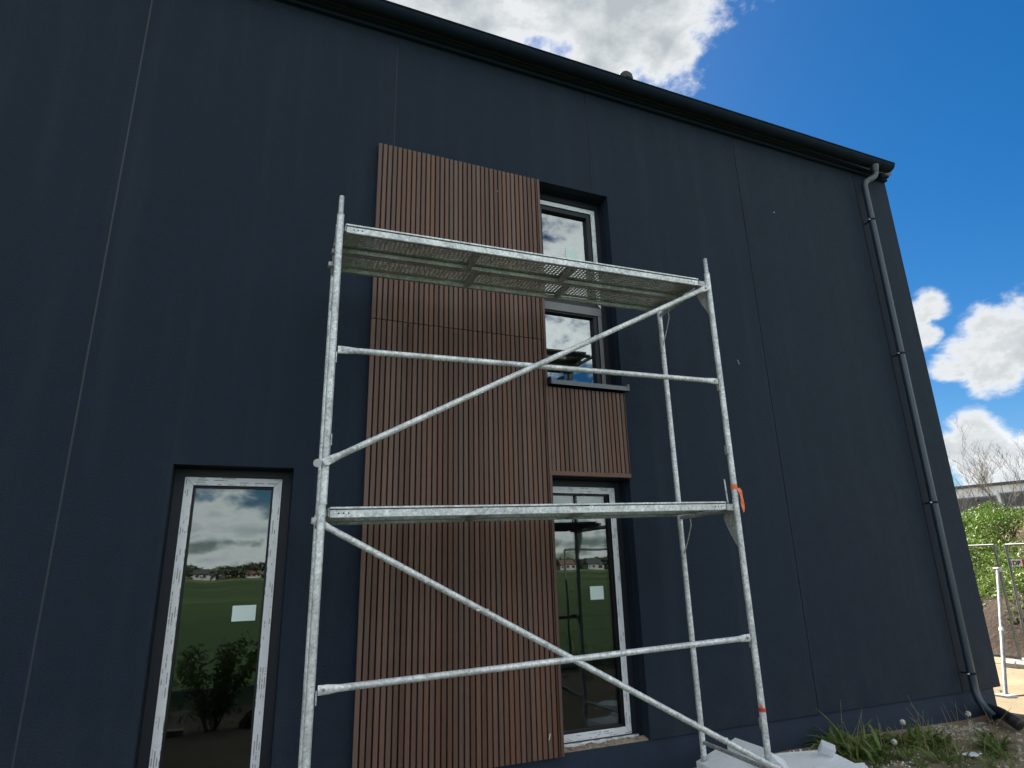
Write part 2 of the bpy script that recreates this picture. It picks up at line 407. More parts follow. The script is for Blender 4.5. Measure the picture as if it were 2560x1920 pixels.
# ------------------------------------------------------------------ mesh helpers
class MB:
    def __init__(s): s.v = []; s.f = []; s.uv = None
    def add(s, vs, fs):
        o = len(s.v); s.v += [tuple(p) for p in vs]; s.f += [tuple(i+o for i in f) for f in fs]; return s
    def box(s, x0, x1, y0, y1, z0, z1):
        return s.add([(x0, y0, z0), (x1, y0, z0), (x1, y1, z0), (x0, y1, z0), (x0, y0, z1), (x1, y0, z1), (x1, y1, z1), (x0, y1, z1)],
                     [(0, 3, 2, 1), (4, 5, 6, 7), (0, 1, 5, 4), (1, 2, 6, 5), (2, 3, 7, 6), (3, 0, 4, 7)])
    def obox(s, c, ax, ay, az):
        """box from centre and three half-axis vectors"""
        c = Vector(c); ax = Vector(ax); ay = Vector(ay); az = Vector(az); vs = []
        for k in (-1, 1):
            for (i, j) in ((-1, -1), (1, -1), (1, 1), (-1, 1)): vs.append(c+ax*i+ay*j+az*k)
        return s.add(vs, [(0, 3, 2, 1), (4, 5, 6, 7), (0, 1, 5, 4), (1, 2, 6, 5), (2, 3, 7, 6), (3, 0, 4, 7)])
    def tube(s, pts, r, n=14, cap=True, flat=None):
        """tube along a polyline; r number or list; flat: list of (scale_a, scale_b)"""
        pts = [Vector(p) for p in pts]; k = len(pts)
        rs = r if isinstance(r, (list, tuple)) else [r]*k
        t0 = (pts[1]-pts[0]).normalized()
        a = Vector((0, 0, 1)) if abs(t0.z) < 0.9 else Vector((0, 1, 0))
        n1 = t0.cross(a).normalized(); o = len(s.v)
        for i in range(k):
            if i == 0: t = t0
            elif i == k-1: t = (pts[i]-pts[i-1]).normalized()
            else: t = ((pts[i+1]-pts[i]).normalized()+(pts[i]-pts[i-1]).normalized()).normalized()
            n1 = (n1-t*n1.dot(t)).normalized(); n2 = t.cross(n1)
            fa, fb = flat[i] if flat else (1, 1)
            for j in range(n):
                an = 2*math.pi*j/n
                s.v.append(tuple(pts[i]+n1*math.cos(an)*rs[i]*fa+n2*math.sin(an)*rs[i]*fb))
        for i in range(k-1):
            for j in range(n):
                j2 = (j+1) % n
                s.f.append((o+i*n+j, o+i*n+j2, o+(i+1)*n+j2, o+(i+1)*n+j))
        if cap:
            s.f.append(tuple(o+j for j in range(n))[::-1]); s.f.append(tuple(o+(k-1)*n+j for j in range(n)))
        return s
    def prism(s, poly, ext):
        """polygon (3D points) extruded by vector"""
        n = len(poly); e = Vector(ext)
        vs = [Vector(p) for p in poly]+[Vector(p)+e for p in poly]
        fs = [tuple(range(n))[::-1], tuple(range(n, 2*n))]+[(i, (i+1) % n, n+(i+1) % n, n+i) for i in range(n)]
        return s.add(vs, fs)

def world_off(o):
    v = Vector((0, 0, 0))
    while o is not None: v += o.location; o = o.parent
    return v
def obj(name, mb, mat, parent=None, smooth=False, bevel=0.0, recalc=True, angle=40):
    me = bpy.data.meshes.new(name)
    off = world_off(parent) if parent else Vector((0, 0, 0))
    me.from_pydata([tuple(Vector(p)-off) for p in mb.v], [], mb.f)
    if recalc:
        b = bmesh.new(); b.from_mesh(me); bmesh.ops.recalc_face_normals(b, faces=b.faces)
        if bevel > 0: bmesh.ops.bevel(b, geom=list(b.edges), offset=bevel, segments=1, affect='EDGES', profile=0.5)
        b.to_mesh(me); b.free()
    if smooth:
        for p in me.polygons: p.use_smooth = True
        if angle:
            try: me.set_sharp_from_angle(angle=R(angle))
            except Exception: pass
    me.materials.append(mat)
    o = bpy.data.objects.new(name, me); col.objects.link(o)
    if parent: o.parent = parent
    return o
def inst(name, me, parent, loc, rot=None):
    o = bpy.data.objects.new(name, me); col.objects.link(o); o.parent = parent
    o.location = Vector(loc)-world_off(parent)
    if rot: o.rotation_euler = rot
    return o
def thing(name, label, cat, loc=(0, 0, 0), group=None):
    o = bpy.data.objects.new(name, None); col.objects.link(o); o.location = loc; o.empty_display_size = 0.2
    return tag(o, label, cat, group)
def tag(o, label=None, cat=None, group=None, kind=None):
    if label: o['label'] = label
    if cat: o['category'] = cat
    if group: o['group'] = group
    if kind: o['kind'] = kind
    return o
def slab(x0, x1, z0, z1, holes, y0, y1):
    """wall slab in the xz plane with rectangular openings"""
    xs = sorted({x0, x1, *[min(max(h[0], x0), x1) for h in holes], *[min(max(h[1], x0), x1) for h in holes]})
    zs = sorted({z0, z1, *[min(max(h[2], z0), z1) for h in holes], *[min(max(h[3], z0), z1) for h in holes]})
    def solid(i, k):
        if i < 0 or k < 0 or i >= len(xs)-1 or k >= len(zs)-1: return False
        cx = (xs[i]+xs[i+1])/2; cz = (zs[k]+zs[k+1])/2
        return not any(h[0] < cx < h[1] and h[2] < cz < h[3] for h in holes)
    mb = MB(); idx = {}
    def vi(x, y, z):
        k = (round(x, 5), round(y, 5), round(z, 5))
        if k not in idx: idx[k] = len(mb.v); mb.v.append((x, y, z))
        return idx[k]
    for i in range(len(xs)-1):
        for k in range(len(zs)-1):
            if not solid(i, k): continue
            a, b_, c, d = xs[i], xs[i+1], zs[k], zs[k+1]
            mb.f.append((vi(a, y0, c), vi(b_, y0, c), vi(b_, y0, d), vi(a, y0, d)))
            mb.f.append((vi(a, y1, c), vi(a, y1, d), vi(b_, y1, d), vi(b_, y1, c)))
            if not solid(i-1, k): mb.f.append((vi(a, y0, c), vi(a, y0, d), vi(a, y1, d), vi(a, y1, c)))
            if not solid(i+1, k): mb.f.append((vi(b_, y0, c), vi(b_, y1, c), vi(b_, y1, d), vi(b_, y0, d)))
            if not solid(i, k-1): mb.f.append((vi(a, y0, c), vi(a, y1, c), vi(b_, y1, c), vi(b_, y0, c)))
            if not solid(i, k+1): mb.f.append((vi(a, y0, d), vi(b_, y0, d), vi(b_, y1, d), vi(a, y1, d)))
    return mb

def rock(r, seed, sub=1):
    b = bmesh.new(); bmesh.ops.create_icosphere(b, subdivisions=sub, radius=r)
    for v in b.verts: v.co *= 1+0.45*mnoise.noise(v.co*(1.3/r)+Vector((seed*3.1, seed, 0)))
    mb = MB(); mb.v = [tuple(v.co) for v in b.verts]; mb.f = [tuple(v.index for v in f.verts) for f in b.faces]; b.free(); return mb

# ================================================================== GROUND
def gz(x, y):
    """height of the site ground"""
    n = mnoise.noise(Vector((x*0.55, y*0.55, 0)))*0.05+mnoise.noise(Vector((x*1.9, y*1.9, 3)))*0.022
    fade = max(0.0, 1-math.hypot(x-4, y-3)/22)
    return -0.045+n*fade
def build_ground():
    def axis(c, fine, step, far, n):
        a = [c-fine+i*step for i in range(int(2*fine/step)+1)]
        g = []; d = step
        x = fine
        while x < far:
            d *= 1.22; x += d; g.append(x)
        return sorted([c-q for q in g]+a+[c+q for q in g])
    X = axis(5.0, 9.0, 0.16, 900, 0); Y = axis(4.0, 7.0, 0.16, 900, 0)
    mb = MB()
    for y in Y:
        for x in X: mb.v.append((x, y, gz(x, y)))
    w = len(X)
    for j in range(len(Y)-1):
        for i in range(w-1): mb.f.append((j*w+i, j*w+i+1, (j+1)*w+i+1, (j+1)*w+i))
    o = obj('ground', mb, M['ground'], smooth=True, recalc=False, angle=None)
    tag(o, kind='structure'); return o
build_ground()

# bank of earth behind the site fence, runs along y
BX0, BX1 = 12.75, 17.2
def bank_h(x, y):
    t = (x-BX0)/(BX1-BX0)
    n = mnoise.noise(Vector((x*0.5, y*0.5, 9)))*0.35+mnoise.noise(Vector((x*1.6, y*1.6, 5)))*0.16
    if t <= 0: return -0.10
    cut = min(1.0, t/0.16)
    h = 0.80*cut+1.85*max(0, min(1, (t-0.10)/0.8))
    return -0.10+h+n*min(1, t*3)
def build_bank():
    mb = MB()
    X = [BX0-0.3+i*0.25 for i in range(100)]; Y = [2+j*0.3 for j in range(110)]
    for y in Y:
        for x in X: mb.v.append((x+mnoise.noise(Vector((0, y*0.7, x)))*0.25, y, bank_h(x, y)))
    w = len(X)
    for j in range(len(Y)-1):
        for i in range(w-1): mb.f.append((j*w+i, j*w+i+1, (j+1)*w+i+1, (j+1)*w+i))
    o = obj('earth_bank', mb, M['bank'], smooth=True, recalc=False, angle=None)
    tag(o, kind='structure')
build_bank()

# ================================================================== BUILDING
WY = 5.10                      # facade plane
CX = 8.207                     # right corner
LX = -8.0
Z_PL = 0.229                   # top of plinth
Z_TOP = 7.02
SLX0, SLX1 = 0.825, 2.512      # main slat field
bld = thing('dark_building', 'dark blue-grey rendered building with brown slat cladding and gutter', 'building', (0, WY, 0))
W_L = (-0.556, 0.284, 0.2, 2.48)      # openings x0,x1,z0,z1
W_R = (2.470, 3.372, 0.20, 2.485)
W_U = (2.470, 3.372, 3.365, 5.64)
OPEN = [W_L, W_R, W_U]
seams = [-5.57, -3.39, -1.203, 0.98, 3.165, 5.350, 7.530]
g = 0.006
edges = [LX]+seams+[CX]
for i in range(len(edges)-1):
    a = edges[i]+(g if i > 0 else 0); b = edges[i+1]-(g if i < len(edges)-2 else 0)
    hs = [h for h in OPEN if h[1] > a and h[0] < b]
    mb = slab(a, b, Z_PL, Z_TOP, hs, WY, WY+0.25)
    obj('wall_panel', mb, M['wall'], bld)
for i, s in enumerate(seams):
    zs = [(Z_PL, Z_TOP)]
    if abs(s-3.165) < 0.01: zs = [(5.64, Z_TOP), (2.485, 3.365)]
    pale = abs(s+1.203) < 0.01
    for (a, b) in zs: obj('joint', MB().box(s-g, s+g, WY+(0.0015 if pale else 0.006), WY+0.03, a+0.001, b-0.001), M['sealant_light'] if pale else M['sealant'], bld)
# plinth
obj('plinth', MB().box(LX+0.05, CX-0.105, WY+0.022, WY+0.138, -0.5, 0.222), M['plinth'], bld)
obj('foundation', MB().box(LX+0.05, CX-0.105, WY+0.1385, WY+0.25, -0.5, 0.196), M['concrete'], bld)
obj('base_rail', slab(LX+0.05, CX-0.02, 0.2225, Z_PL-0.001, [(W_L[0]-.001, W_L[1]+.001, 0, 1), (W_R[0]-.001, W_R[1]+.001, 0, 1)], WY+0.035, WY+0.137), M['sealant'], bld)
# side, back, floor, ceiling: the shell behind the facade
mb = MB().box(CX-0.3, CX-0.002, WY+0.2505, 17.0, Z_PL, Z_TOP); obj('side_wall', mb, M['wall'], bld)
obj('side_wall', MB().box(LX, LX+0.3, WY+0.2505, 17.0, -0.3, Z_TOP), M['wall'], bld)
obj('back_wall', MB().box(LX+0.301, CX-0.301, 16.7, 17.0, -0.3, Z_TOP), M['wall'], bld)
obj('floor', MB().box(LX+0.301, CX-0.301, WY+0.2505, 16.699, -0.3, 0.10), M['inner'], bld)
obj('ceiling', MB().box(LX+0.301, CX-0.301, WY+0.2505, 16.699, 2.75, 3.0), M['inner'], bld)
obj('inner_wall', MB().box(LX+0.301, CX-0.301, 9.4, 9.5, 0.101, 2.749), M['inner'], bld)
obj('inner_wall', MB().box(LX+0.301, CX-0.301, 9.4, 9.5, 3.001, 6.9), M['inner'], bld)
obj('inner_wall', MB().box(1.2, 1.3, WY+0.26, 9.39, 0.101, 2.749), M['inner'], bld)
# roof: two slopes, hidden from below by the gutter
RY = 11.0; pitch = 0.42
roof = obj('roof', MB().prism([(LX-0.1, 4.99, 7.13), (LX-0.1, RY, 7.13+(RY-4.99)*pitch), (LX-0.1, 17.1, 7.13), (LX-0.1, 17.1, 7.05), (LX-0.1, RY, 7.03+(RY-4.99)*pitch), (LX-0.1, 4.99, 7.05)], (CX-LX+0.12, 0, 0)), M['roof'], bld)
for gx in (LX+0.02, CX-0.28):
    obj('gable', MB().prism([(gx, WY+0.2505, Z_TOP+0.002), (gx, 16.95, Z_TOP+0.002), (gx, RY, Z_TOP+(RY-5.2)*pitch)], (0.26, 0, 0)), M['wall'], bld)
# eaves box and cornice strip
obj('fascia', MB().box(LX, CX-0.01, 5.012, 5.35, Z_TOP+0.002, 7.045), M['zinc'], bld)
obj('cornice_strip', MB().box(LX, CX+0.004, 5.052, WY-0.001, 6.985, Z_TOP), M['zinc'], bld, bevel=0.006)
def half_round(cy, cz, r, x0, x1, t=0.004, lip=True):
    mb = MB(); n = 14; prof = []
    for i in range(n+1):
        a = math.pi+math.pi*i/n
        prof.append((cy+math.cos(a)*r, cz+math.sin(a)*r))
    inner = [(cy+(p[0]-cy)*(1-t/r), cz+(p[1]-cz)*(1-t/r)) for p in prof][::-1]
    poly = [(x0, y, z) for (y, z) in prof+inner]
    # side strips and ends
    m = len(poly); vs = poly+[(x1, y, z) for (_, y, z) in poly]
    fs = [(i, (i+1) % m, m+(i+1) % m, m+i) for i in range(m)]
    for i in range(n):
        fs.append((i, i+1, m-2-i, m-1-i)); fs.append((m+i, m+i+1, m+m-2-i, m+m-1-i))
    mb.add(vs, fs); return mb
GY, GZ, GR = 4.925, 7.117, 0.082
gut = obj('gutter', half_round(GY, GZ, GR, LX, 8.105), M['zinc'], bld, smooth=True, angle=50)
obj('rolled_edge', MB().tube([(LX, GY-GR, GZ+0.004), (8.105, GY-GR, GZ+0.004)], 0.010, 10), M['zinc'], gut, smooth=True)
mb = MB(); k = 16
mb.add([(8.1055, GY+math.cos(math.pi+math.pi*i/k)*(GR+0.004), GZ+math.sin(math.pi+math.pi*i/k)*(GR+0.004)) for i in range(k+1)], [tuple(range(k+1))])
mb2 = MB().prism(mb.v, (0.004, 0, 0)); obj('end_cap', mb2, M['zinc'], gut)
for gx in [7.9-0.62*i for i in range(22)]:
    pts = [(gx, GY+math.cos(math.pi+math.pi*i/10)*(GR+0.004), GZ+math.sin(math.pi+math.pi*i/10)*(GR+0.004)) for i in range(11)]
    b_ = MB()
    for i in range(10):
        p, q = Vector(pts[i]), Vector(pts[i+1])
        b_.add([p+Vector((-0.012, 0, 0)), p+Vector((0.012, 0, 0)), q+Vector((0.012, 0, 0)), q+Vector((-0.012, 0, 0))], [(0, 1, 2, 3)])
    obj('gutter_bracket', b_, M['zinc'], gut)
obj('soffit_end', MB().box(7.985, 8.075, 4.985, 5.051, 6.97, 7.04), M['zinc'], bld, bevel=0.01)
# downpipe with swan neck and shoe
PX, PY = 7.575, 4.99
dp = [(7.775, GY, 7.045), (7.775, GY, 6.985), (7.772, GY, 6.93), (7.76, GY+0.008, 6.89), (7.72, GY+0.02, 6.855), (7.63, GY+0.045, 6.80), (7.59, PY-0.005, 6.765), (PX, PY, 6.70), (PX, PY, 6.4), (PX, PY, 3.5), (PX, PY, 0.36), (PX, PY, 0.25), (PX-0.01, PY-0.03, 0.16), (PX-0.03, PY-0.09, 0.09), (PX-0.06, PY-0.19, 0.03)]
pipe = obj('downpipe', MB().tube(dp, 0.042, 18, cap=False), M['pipe'], bld, smooth=True)
obj('pipe_funnel', MB().tube([(7.775, GY, 7.05), (7.775, GY, 6.955)], [0.062, 0.0455], 18, cap=False), M['pipe'], pipe, smooth=True)
obj('pipe_collar', MB().tube([(7.775, GY, 6.96), (7.775, GY, 6.945)], 0.0475, 18), M['pipe'], pipe, smooth=True)
for z in (CAM_Z+0.899*PY, CAM_Z+0.507*PY, CAM_Z+0.127*PY, CAM_Z-0.25*PY):
    c_ = obj('pipe_clamp', MB().tube([(PX, PY, z-0.012), (PX, PY, z+0.012)], 0.047, 18).box(PX-0.006, PX+0.006, PY+0.04, WY-0.0005, z-0.008, z+0.008), M['zinc'], pipe, smooth=True)
    obj('clamp_screw', MB().tube([(PX-0.068, PY-0.006, z), (PX-0.045, PY-0.006, z)], 0.008, 8), M['galv'], c_)
for z in (4.9, 3.1, 1.35):
    obj('pipe_socket', MB().tube([(PX, PY, z), (PX, PY, z+0.05)], 0.0445, 18), M['pipe'], pipe, smooth=True)
# roof vent
vx, vy = 3.94, 5.33
rz = 7.13+(vy-4.99)*pitch
vent = obj('roof_vent', MB().tube([(vx, vy, rz-0.05), (vx, vy, rz+0.36)], 0.068, 18), M['concrete'], roof, smooth=True)
cap = [(vx, vy, rz+0.33), (vx, vy, rz+0.36), (vx, vy, rz+0.40), (vx, vy, rz+0.44), (vx, vy, rz+0.462)]
obj('vent_cap', MB().tube(cap, [0.094, 0.100, 0.094, 0.066, 0.02], 20), M['black'], roof, smooth=True)

# ------------------------------------------------------------------ windows
FY = 5.28          # front of the frames
def strip_uv(o, along):
    me = o.data; uvl = me.uv_layers.new(name='UVMap')
    seed = random.random()*5
    for lp in me.loops:
        p = me.vertices[lp.vertex_index].co
        uvl.data[lp.index].uv = ((p.x if along == 'x' else p.z)+seed, (p.z if along == 'x' else p.x))
def ring(x0, x1, z0, z1, w, y0, y1):
    return slab(x0, x1, z0, z1, [(x0+w, x1-w, z0+w, z1-w)], y0, y1)
def film_strips(win, x0, x1, z0, z1, w, y, sides='tlrb', t=0.0018):
    gap = 0.0015
    S = {'t': [(x0+gap, z1), (x1-gap, z1), (x1-w-gap, z1-w), (x0+w+gap, z1-w)],
         'b': [(x0+gap, z0), (x0+w+gap, z0+w), (x1-w-gap, z0+w), (x1-gap, z0)],
         'l': [(x0, z0+gap), (x0, z1-gap), (x0+w, z1-w-gap), (x0+w, z0+w+gap)],
         'r': [(x1, z0+gap), (x1-w, z0+w+gap), (x1-w, z1-w-gap), (x1, z1-gap)]}
    for s in sides:
        o = obj('protective_film', MB().prism([(x, y-t, z) for (x, z) in S[s]], (0, t*0.9, 0)), M['film'], win)
        strip_uv(o, 'x' if s in 'tb' else 'z')
def window(name, O, label, film='tlrb', bottom=None):
    x0, x1, z0, z1 = O
    win = obj(name, ring(x0+0.001, x1-0.001, z0+0.001, z1-0.001, 0.072, FY+0.012, FY+0.07), M['frame'], bld)   # dark outer lining
    tag(win, label)
    return win
def pane(win, x0, x1, z0, z1, y=5.335, gm='glass'):
    obj('pane', MB().add([(x0, y, z0), (x1, y, z0), (x1, y, z1), (x0, y, z1)], [(0, 1, 2, 3)]), M[gm], win, recalc=False)
    obj('inner_pane', MB().add([(x0, y+0.022, z0), (x1, y+0.0225, z0), (x1, y+0.0215, z1), (x0, y+0.022, z1)], [(0, 1, 2, 3)]), M['glass'], win, recalc=False)
def sticker(win, px_a, px_b, y=5.3335):
    a = at_y(*px_a, y); b = at_y(*px_b, y)
    obj('sticker', MB().box(min(a.x, b.x), max(a.x, b.x), y-0.0007, y-0.0001, min(a.z, b.z), max(a.z, b.z)), M['sticker'], win)
def reveal_trim(win, O):
    x0, x1, z0, z1 = O
    obj('reveal_bead', MB().box(x0-0.0005, x0+0.004, 5.205, 5.215, z0+0.02, z1-0.004).box(x1-0.004, x1+0.0005, 5.205, 5.215, z0+0.02, z1-0.004).box(x0+0.004, x1-0.004, 5.205, 5.215, z1-0.004, z1+0.0005), M['zinc'], win)
for (O, lab, nm) in ((W_L, 'tall ground-floor window left of the scaffold', 'L'), (W_R, 'tall ground-floor window beside the slats', 'R')):
    w = window('window', O, lab)
    fx0, fx1, fz1 = O[0]+0.073, O[1]-0.073, O[3]-0.067
    fz0 = 0.254
    obj('frame', ring(fx0, fx1, fz0, fz1, 0.060, FY, FY+0.075), M['frame'], w)
    film_strips(w, fx0, fx1, fz0, fz1, 0.060, FY-0.0005)
    obj('glazing_bead', ring(fx0+0.0605, fx1-0.0605, fz0+0.0605, fz1-0.0605, 0.014, FY+0.028, FY+0.06), M['bead'], w)
    pane(w, fx0+0.061, fx1-0.061, fz0+0.061, fz1-0.061)
    reveal_trim(w, O)
    # second, lower profile under the frame, also in film
    obj('bottom_profile', MB().box(O[0]+0.04, O[1]-0.02, FY-0.035, FY+0.07, 0.203, 0.252), M['frame'], w)
    o = obj('protective_film', MB().box(O[0]+0.041, O[1]-0.021, FY-0.0372, FY-0.0355, 0.204, 0.251), M['film'], w); strip_uv(o, 'x')
    if nm == 'L': sticker(w, (582, 1514.5), (637.5, 1551))
    else: sticker(w, (1474.5, 1466), (1510, 1498))
# upper stair window: fixed light above, sash below, transom between
w = window('window', W_U, 'tall upper window with two lights above the side slats')
fx0, fx1, fz0, fz1 = W_U[0]+0.073, W_U[1]-0.073, W_U[2]+0.02, W_U[3]-0.10
TZ0 = 4.245; TZ1 = 4.36
obj('frame', slab(fx0, fx1, fz0, fz1, [(fx0+0.05, fx1-0.05, fz0+0.04, TZ0), (fx0+0.05, fx1-0.05, TZ1, fz1-0.05)], FY, FY+0.075), M['frame'], w)
film_strips(w, fx0, fx1, TZ1-0.02, fz1, 0.05, FY-0.0005, 'tlr')
obj('frame_face', MB().box(fx1-0.046, fx1-0.004, FY-0.0022, FY-0.0005, fz0+0.01, TZ0).box(fx0, fx1, FY-0.0022, FY-0.0005, TZ0+0.006, TZ1-0.022), M['framegrey'], w)
obj('sash', ring(fx0+0.051, fx1-0.051, TZ1+0.001, fz1-0.051, 0.05, FY+0.012, FY+0.06), M['frame'], w)
obj('sash', slab(fx0+0.051, fx1-0.051, fz0+0.041, TZ0-0.001, [(fx0+0.075, fx1-0.095, fz0+0.06, TZ0-0.015)], FY+0.012, FY+0.06), M['frame'], w)
pane(w, fx0+0.1, fx1-0.1, TZ1+0.05, fz1-0.1, gm='glass_bright'); pane(w, fx0+0.074, fx1-0.094, fz0+0.059, TZ0-0.014, gm='glass_bright')
sticker(w, (1413, 619), (1443, 652))
reveal_trim(w, W_U)
# projecting sill with end caps
sz = 3.345
obj('sill', MB().prism([(2.520, 4.995, sz+0.004), (2.520, 4.995, sz+0.048), (2.520, 5.27, sz+0.065), (2.520, 5.27, sz+0.055), (2.520, 5.00, sz+0.038), (2.520, 5.00, sz+0.004)], (0.845, 0, 0)), M['sillm'], w)
for x in (2.500, 3.366):
    obj('sill_end', MB().box(x, x+0.019, 4.990, 5.098, sz+0.002, sz+0.072), M['sillm'] if x > 3 else M['zinc'], w, bevel=0.003)

# ------------------------------------------------------------------ slat cladding
SY = 5.050            # front of slats
P = 0.0469
clad = obj('slat_cladding', slab(SLX0+0.004, 3.352, 0.222, 5.612, [(2.5115, 9, 0.0, 2.545), (2.5115, 9, 3.3355, 9)], SY+0.024, WY-0.0005), M['backing'], bld)
def slat_mesh(h, w_=0.0345, t=0.0235, c=0.0022):
    mb = MB()
    prof = [(0, t), (0, c), (c, 0), (w_-c, 0), (w_, c), (w_, t)]
    mb.prism([(x, y, 0) for (x, y) in prof], (0, 0, h))
    me = bpy.data.meshes.new('slat')
    me.from_pydata(mb.v, [], mb.f)
    b = bmesh.new(); b.from_mesh(me); bmesh.ops.recalc_face_normals(b, faces=b.faces); b.to_mesh(me); b.free()
    me.materials.append(M['slat']); return me
ZJ = 3.806
ms_lo, ms_hi, ms_sd = slat_mesh(ZJ-0.004-0.219), slat_mesh(5.615-ZJ-0.004), slat_mesh(3.334-2.533)
rnd = random.Random(3)
for i in range(35):
    jx = rnd.uniform(-0.0009, 0.0009)
    inst('slat', ms_lo, clad, (SLX0+i*P+jx, SY+rnd.uniform(-0.0006, 0.0006), 0.219))
    inst('slat', ms_hi, clad, (SLX0+i*P+jx+rnd.uniform(-0.0006, 0.0006), SY+rnd.uniform(-0.0006, 0.0006), ZJ+0.003))
for i in range(18):
    inst('slat', ms_sd, clad, (SLX1+0.0045+i*P*0.993+rnd.uniform(-0.0008, 0.0008), SY+rnd.uniform(-0.0006, 0.0006), 2.532))
# edge trims
def trim(mb): return obj('edge_trim', mb, M['slat'], clad, bevel=0.002)
for (a, b) in ((0.217, ZJ-0.001), (ZJ+0.002, 5.618)):
    if a < 1:
        trim(MB().box(2.4835, 2.5105, SY-0.002, WY-0.001, a, 2.501)); trim(MB().box(2.4835, 2.5105, SY-0.0015, SY+0.0235, 2.5025, 3.334)); trim(MB().box(2.4835, 2.5105, SY-0.002, WY-0.001, 3.335, b))
    else:
        trim(MB().box(2.4835, 2.5105, SY-0.002, WY-0.001, a, b))
    obj('slat', MB().box(2.4675, 2.4755, SY+0.001, SY+0.0235, a, b), M['slat'], clad)
trim(MB().box(2.4845, 3.360, SY-0.003, WY-0.001, 2.490, 2.5305))
trim(MB().box(3.3525, 3.359, SY+0.0005, WY-0.001, 2.532, 3.334))
# small pale marks on the wall and slats
for (px_, py_, wd, ht, yy, sl) in ((1935, 531, 0.008, 0.012, WY, 0.3), (1846, 905, 0.003, 0.050, WY, 0.35), (1244, 478, 0.007, 0.008, SY, 0), (1374, 1842, 0.007, 0.045, SY, -0.25)):
    c_ = at_y(px_, py_, yy)
    obj('pale_mark', MB().obox((c_.x, yy-0.0012, c_.z), (wd/2, 0, 0), (0, 0.0010, 0), (-sl*ht/2, 0, ht/2)), M['plaster'], bld)
# mortar crumbs on the ledge under the right window
mb = MB(); nx, ny = 46, 8
for j in range(ny):
    for i in range(nx):
        x = 2.53+0.84*i/(nx-1); y = 5.124+0.112*j/(ny-1)
        e = math.sin(math.pi*j/(ny-1))**0.6 if 0 < j < ny-1 else 0
        z = 0.2225+e*(0.012+0.035*max(0, mnoise.noise(Vector((x*9, y*9, 1))))+0.02*mnoise.noise(Vector((x*31, y*31, 2))))
        mb.v.append((x, y+0.012*mnoise.noise(Vector((x*14, 0, j))), z))
for j in range(ny-1):
    for i in range(nx-1): mb.f.append((j*nx+i, j*nx+i+1, (j+1)*nx+i+1, (j+1)*nx+i))
o = obj('mortar_bed', mb, M['mortar'], bld, recalc=False)
rr = random.Random(11)
for k in range(9):
    mb = rock(rr.uniform(0.006, 0.022), k)
    x = rr.uniform(2.56, 3.35); y = rr.uniform(5.13, 5.20)
    mb.v = [(p[0]*1.3+x, p[1]+y, p[2]*0.7+0.240) for p in mb.v]
    obj('mortar_crumb', mb, M['stone'] if k % 3 else M['mortar'], bld)

# ================================================================== SCAFFOLD
XL, XR = 0.398, 3.615
YF, YR = 3.97, 4.78
SKEW = 0.056        # the rear posts stand a little to the right of the front ones
TR = 0.0242
def zt(x): return 0.087*(x-XL)/(XR-XL)          # the right frame stands a little higher
sc = thing('scaffold', 'galvanised steel scaffold bay with two decks in front of the wall', 'scaffold', (2.0, 4.3, 0))
lean = 0.010
def post(parent, x, y, z0, z1, name='post'):
    return obj(name, MB().tube([(x, y, z0), (x, y, z0+0.3), (x, y, z1)], TR, 18), M['galv'], parent, smooth=True)
for xf in (XL, XR):
    x = xf; dz = zt(x)
    for lev, (z0, z1) in enumerate(((0.06, 2.085), (2.087, 4.10))):
        fr = obj('standing_frame', MB().tube([(x, YF+TR, z1+dz-0.075), (x+SKEW, YR-TR, z1+dz-0.075)], 0.021, 14), M['galv'], sc, smooth=True)
        for y in (YF, YR):
            x = xf+(SKEW if y == YR else 0)
            post(fr, x+(lean*0.5 if lev else 0), y, z0+dz, z1+dz)
            if lev == 0: obj('post_joint', MB().tube([(x, y, z1+dz-0.001), (x, y, z1+dz+0.003)], TR-0.002, 16), M['black'], fr)
            if lev == 1:
                obj('spigot', MB().tube([(x+lean*0.5, y, z1+dz), (x+lean*0.5, y, z1+dz+0.15)], [0.0185, 0.0175], 16), M['galv_dark'], fr, smooth=True)
                obj('collar', MB().tube([(x+lean*0.5, y, z1+dz-0.004), (x+lean*0.5, y, z1+dz+0.003)], 0.0262, 16), M['galv_dark'], fr, smooth=True)
        # corner gussets in the plane of the frame
        for (y, s) in ((YF, 1), (YR, -1)):
            x = xf+(SKEW if y == YR else 0)
            z = z1+dz-0.095
            po = [(x-0.002, y+s*0.022, z), (x-0.002, y+s*0.15, z), (x-0.002, y+s*0.155, z-0.06), (x-0.002, y+s*0.10, z-0.17), (x-0.002, y+s*0.022, z-0.30)]
            if s > 0:
                obj('gusset', MB().prism(po, (0.004, 0, 0)), M['galv_dark'], fr)
            else:
                obj('gusset', MB().tube(po[1:]+[(x, y+s*0.018, z-0.31)], 0.0055, 8), M['galv_dark'], fr, smooth=True)
        # lugs for the rails
        x = xf
        for zz in (z0+dz+1.0, z0+dz+0.45):
            obj('lug', MB().box(x-0.004+(0.03 if x < 1 else -0.03), x+0.004+(0.03 if x < 1 else -0.03), YF-0.02, YF+0.012, zz-0.085, zz-0.012), M['galv_dark'], fr)
        if lev == 0:
            obj('bottom_bar', MB().tube([(x, YF+TR, 0.16+dz), (x+SKEW, YR-TR, 0.16+dz)], 0.016, 12), M['galv_dark'], fr, smooth=True)
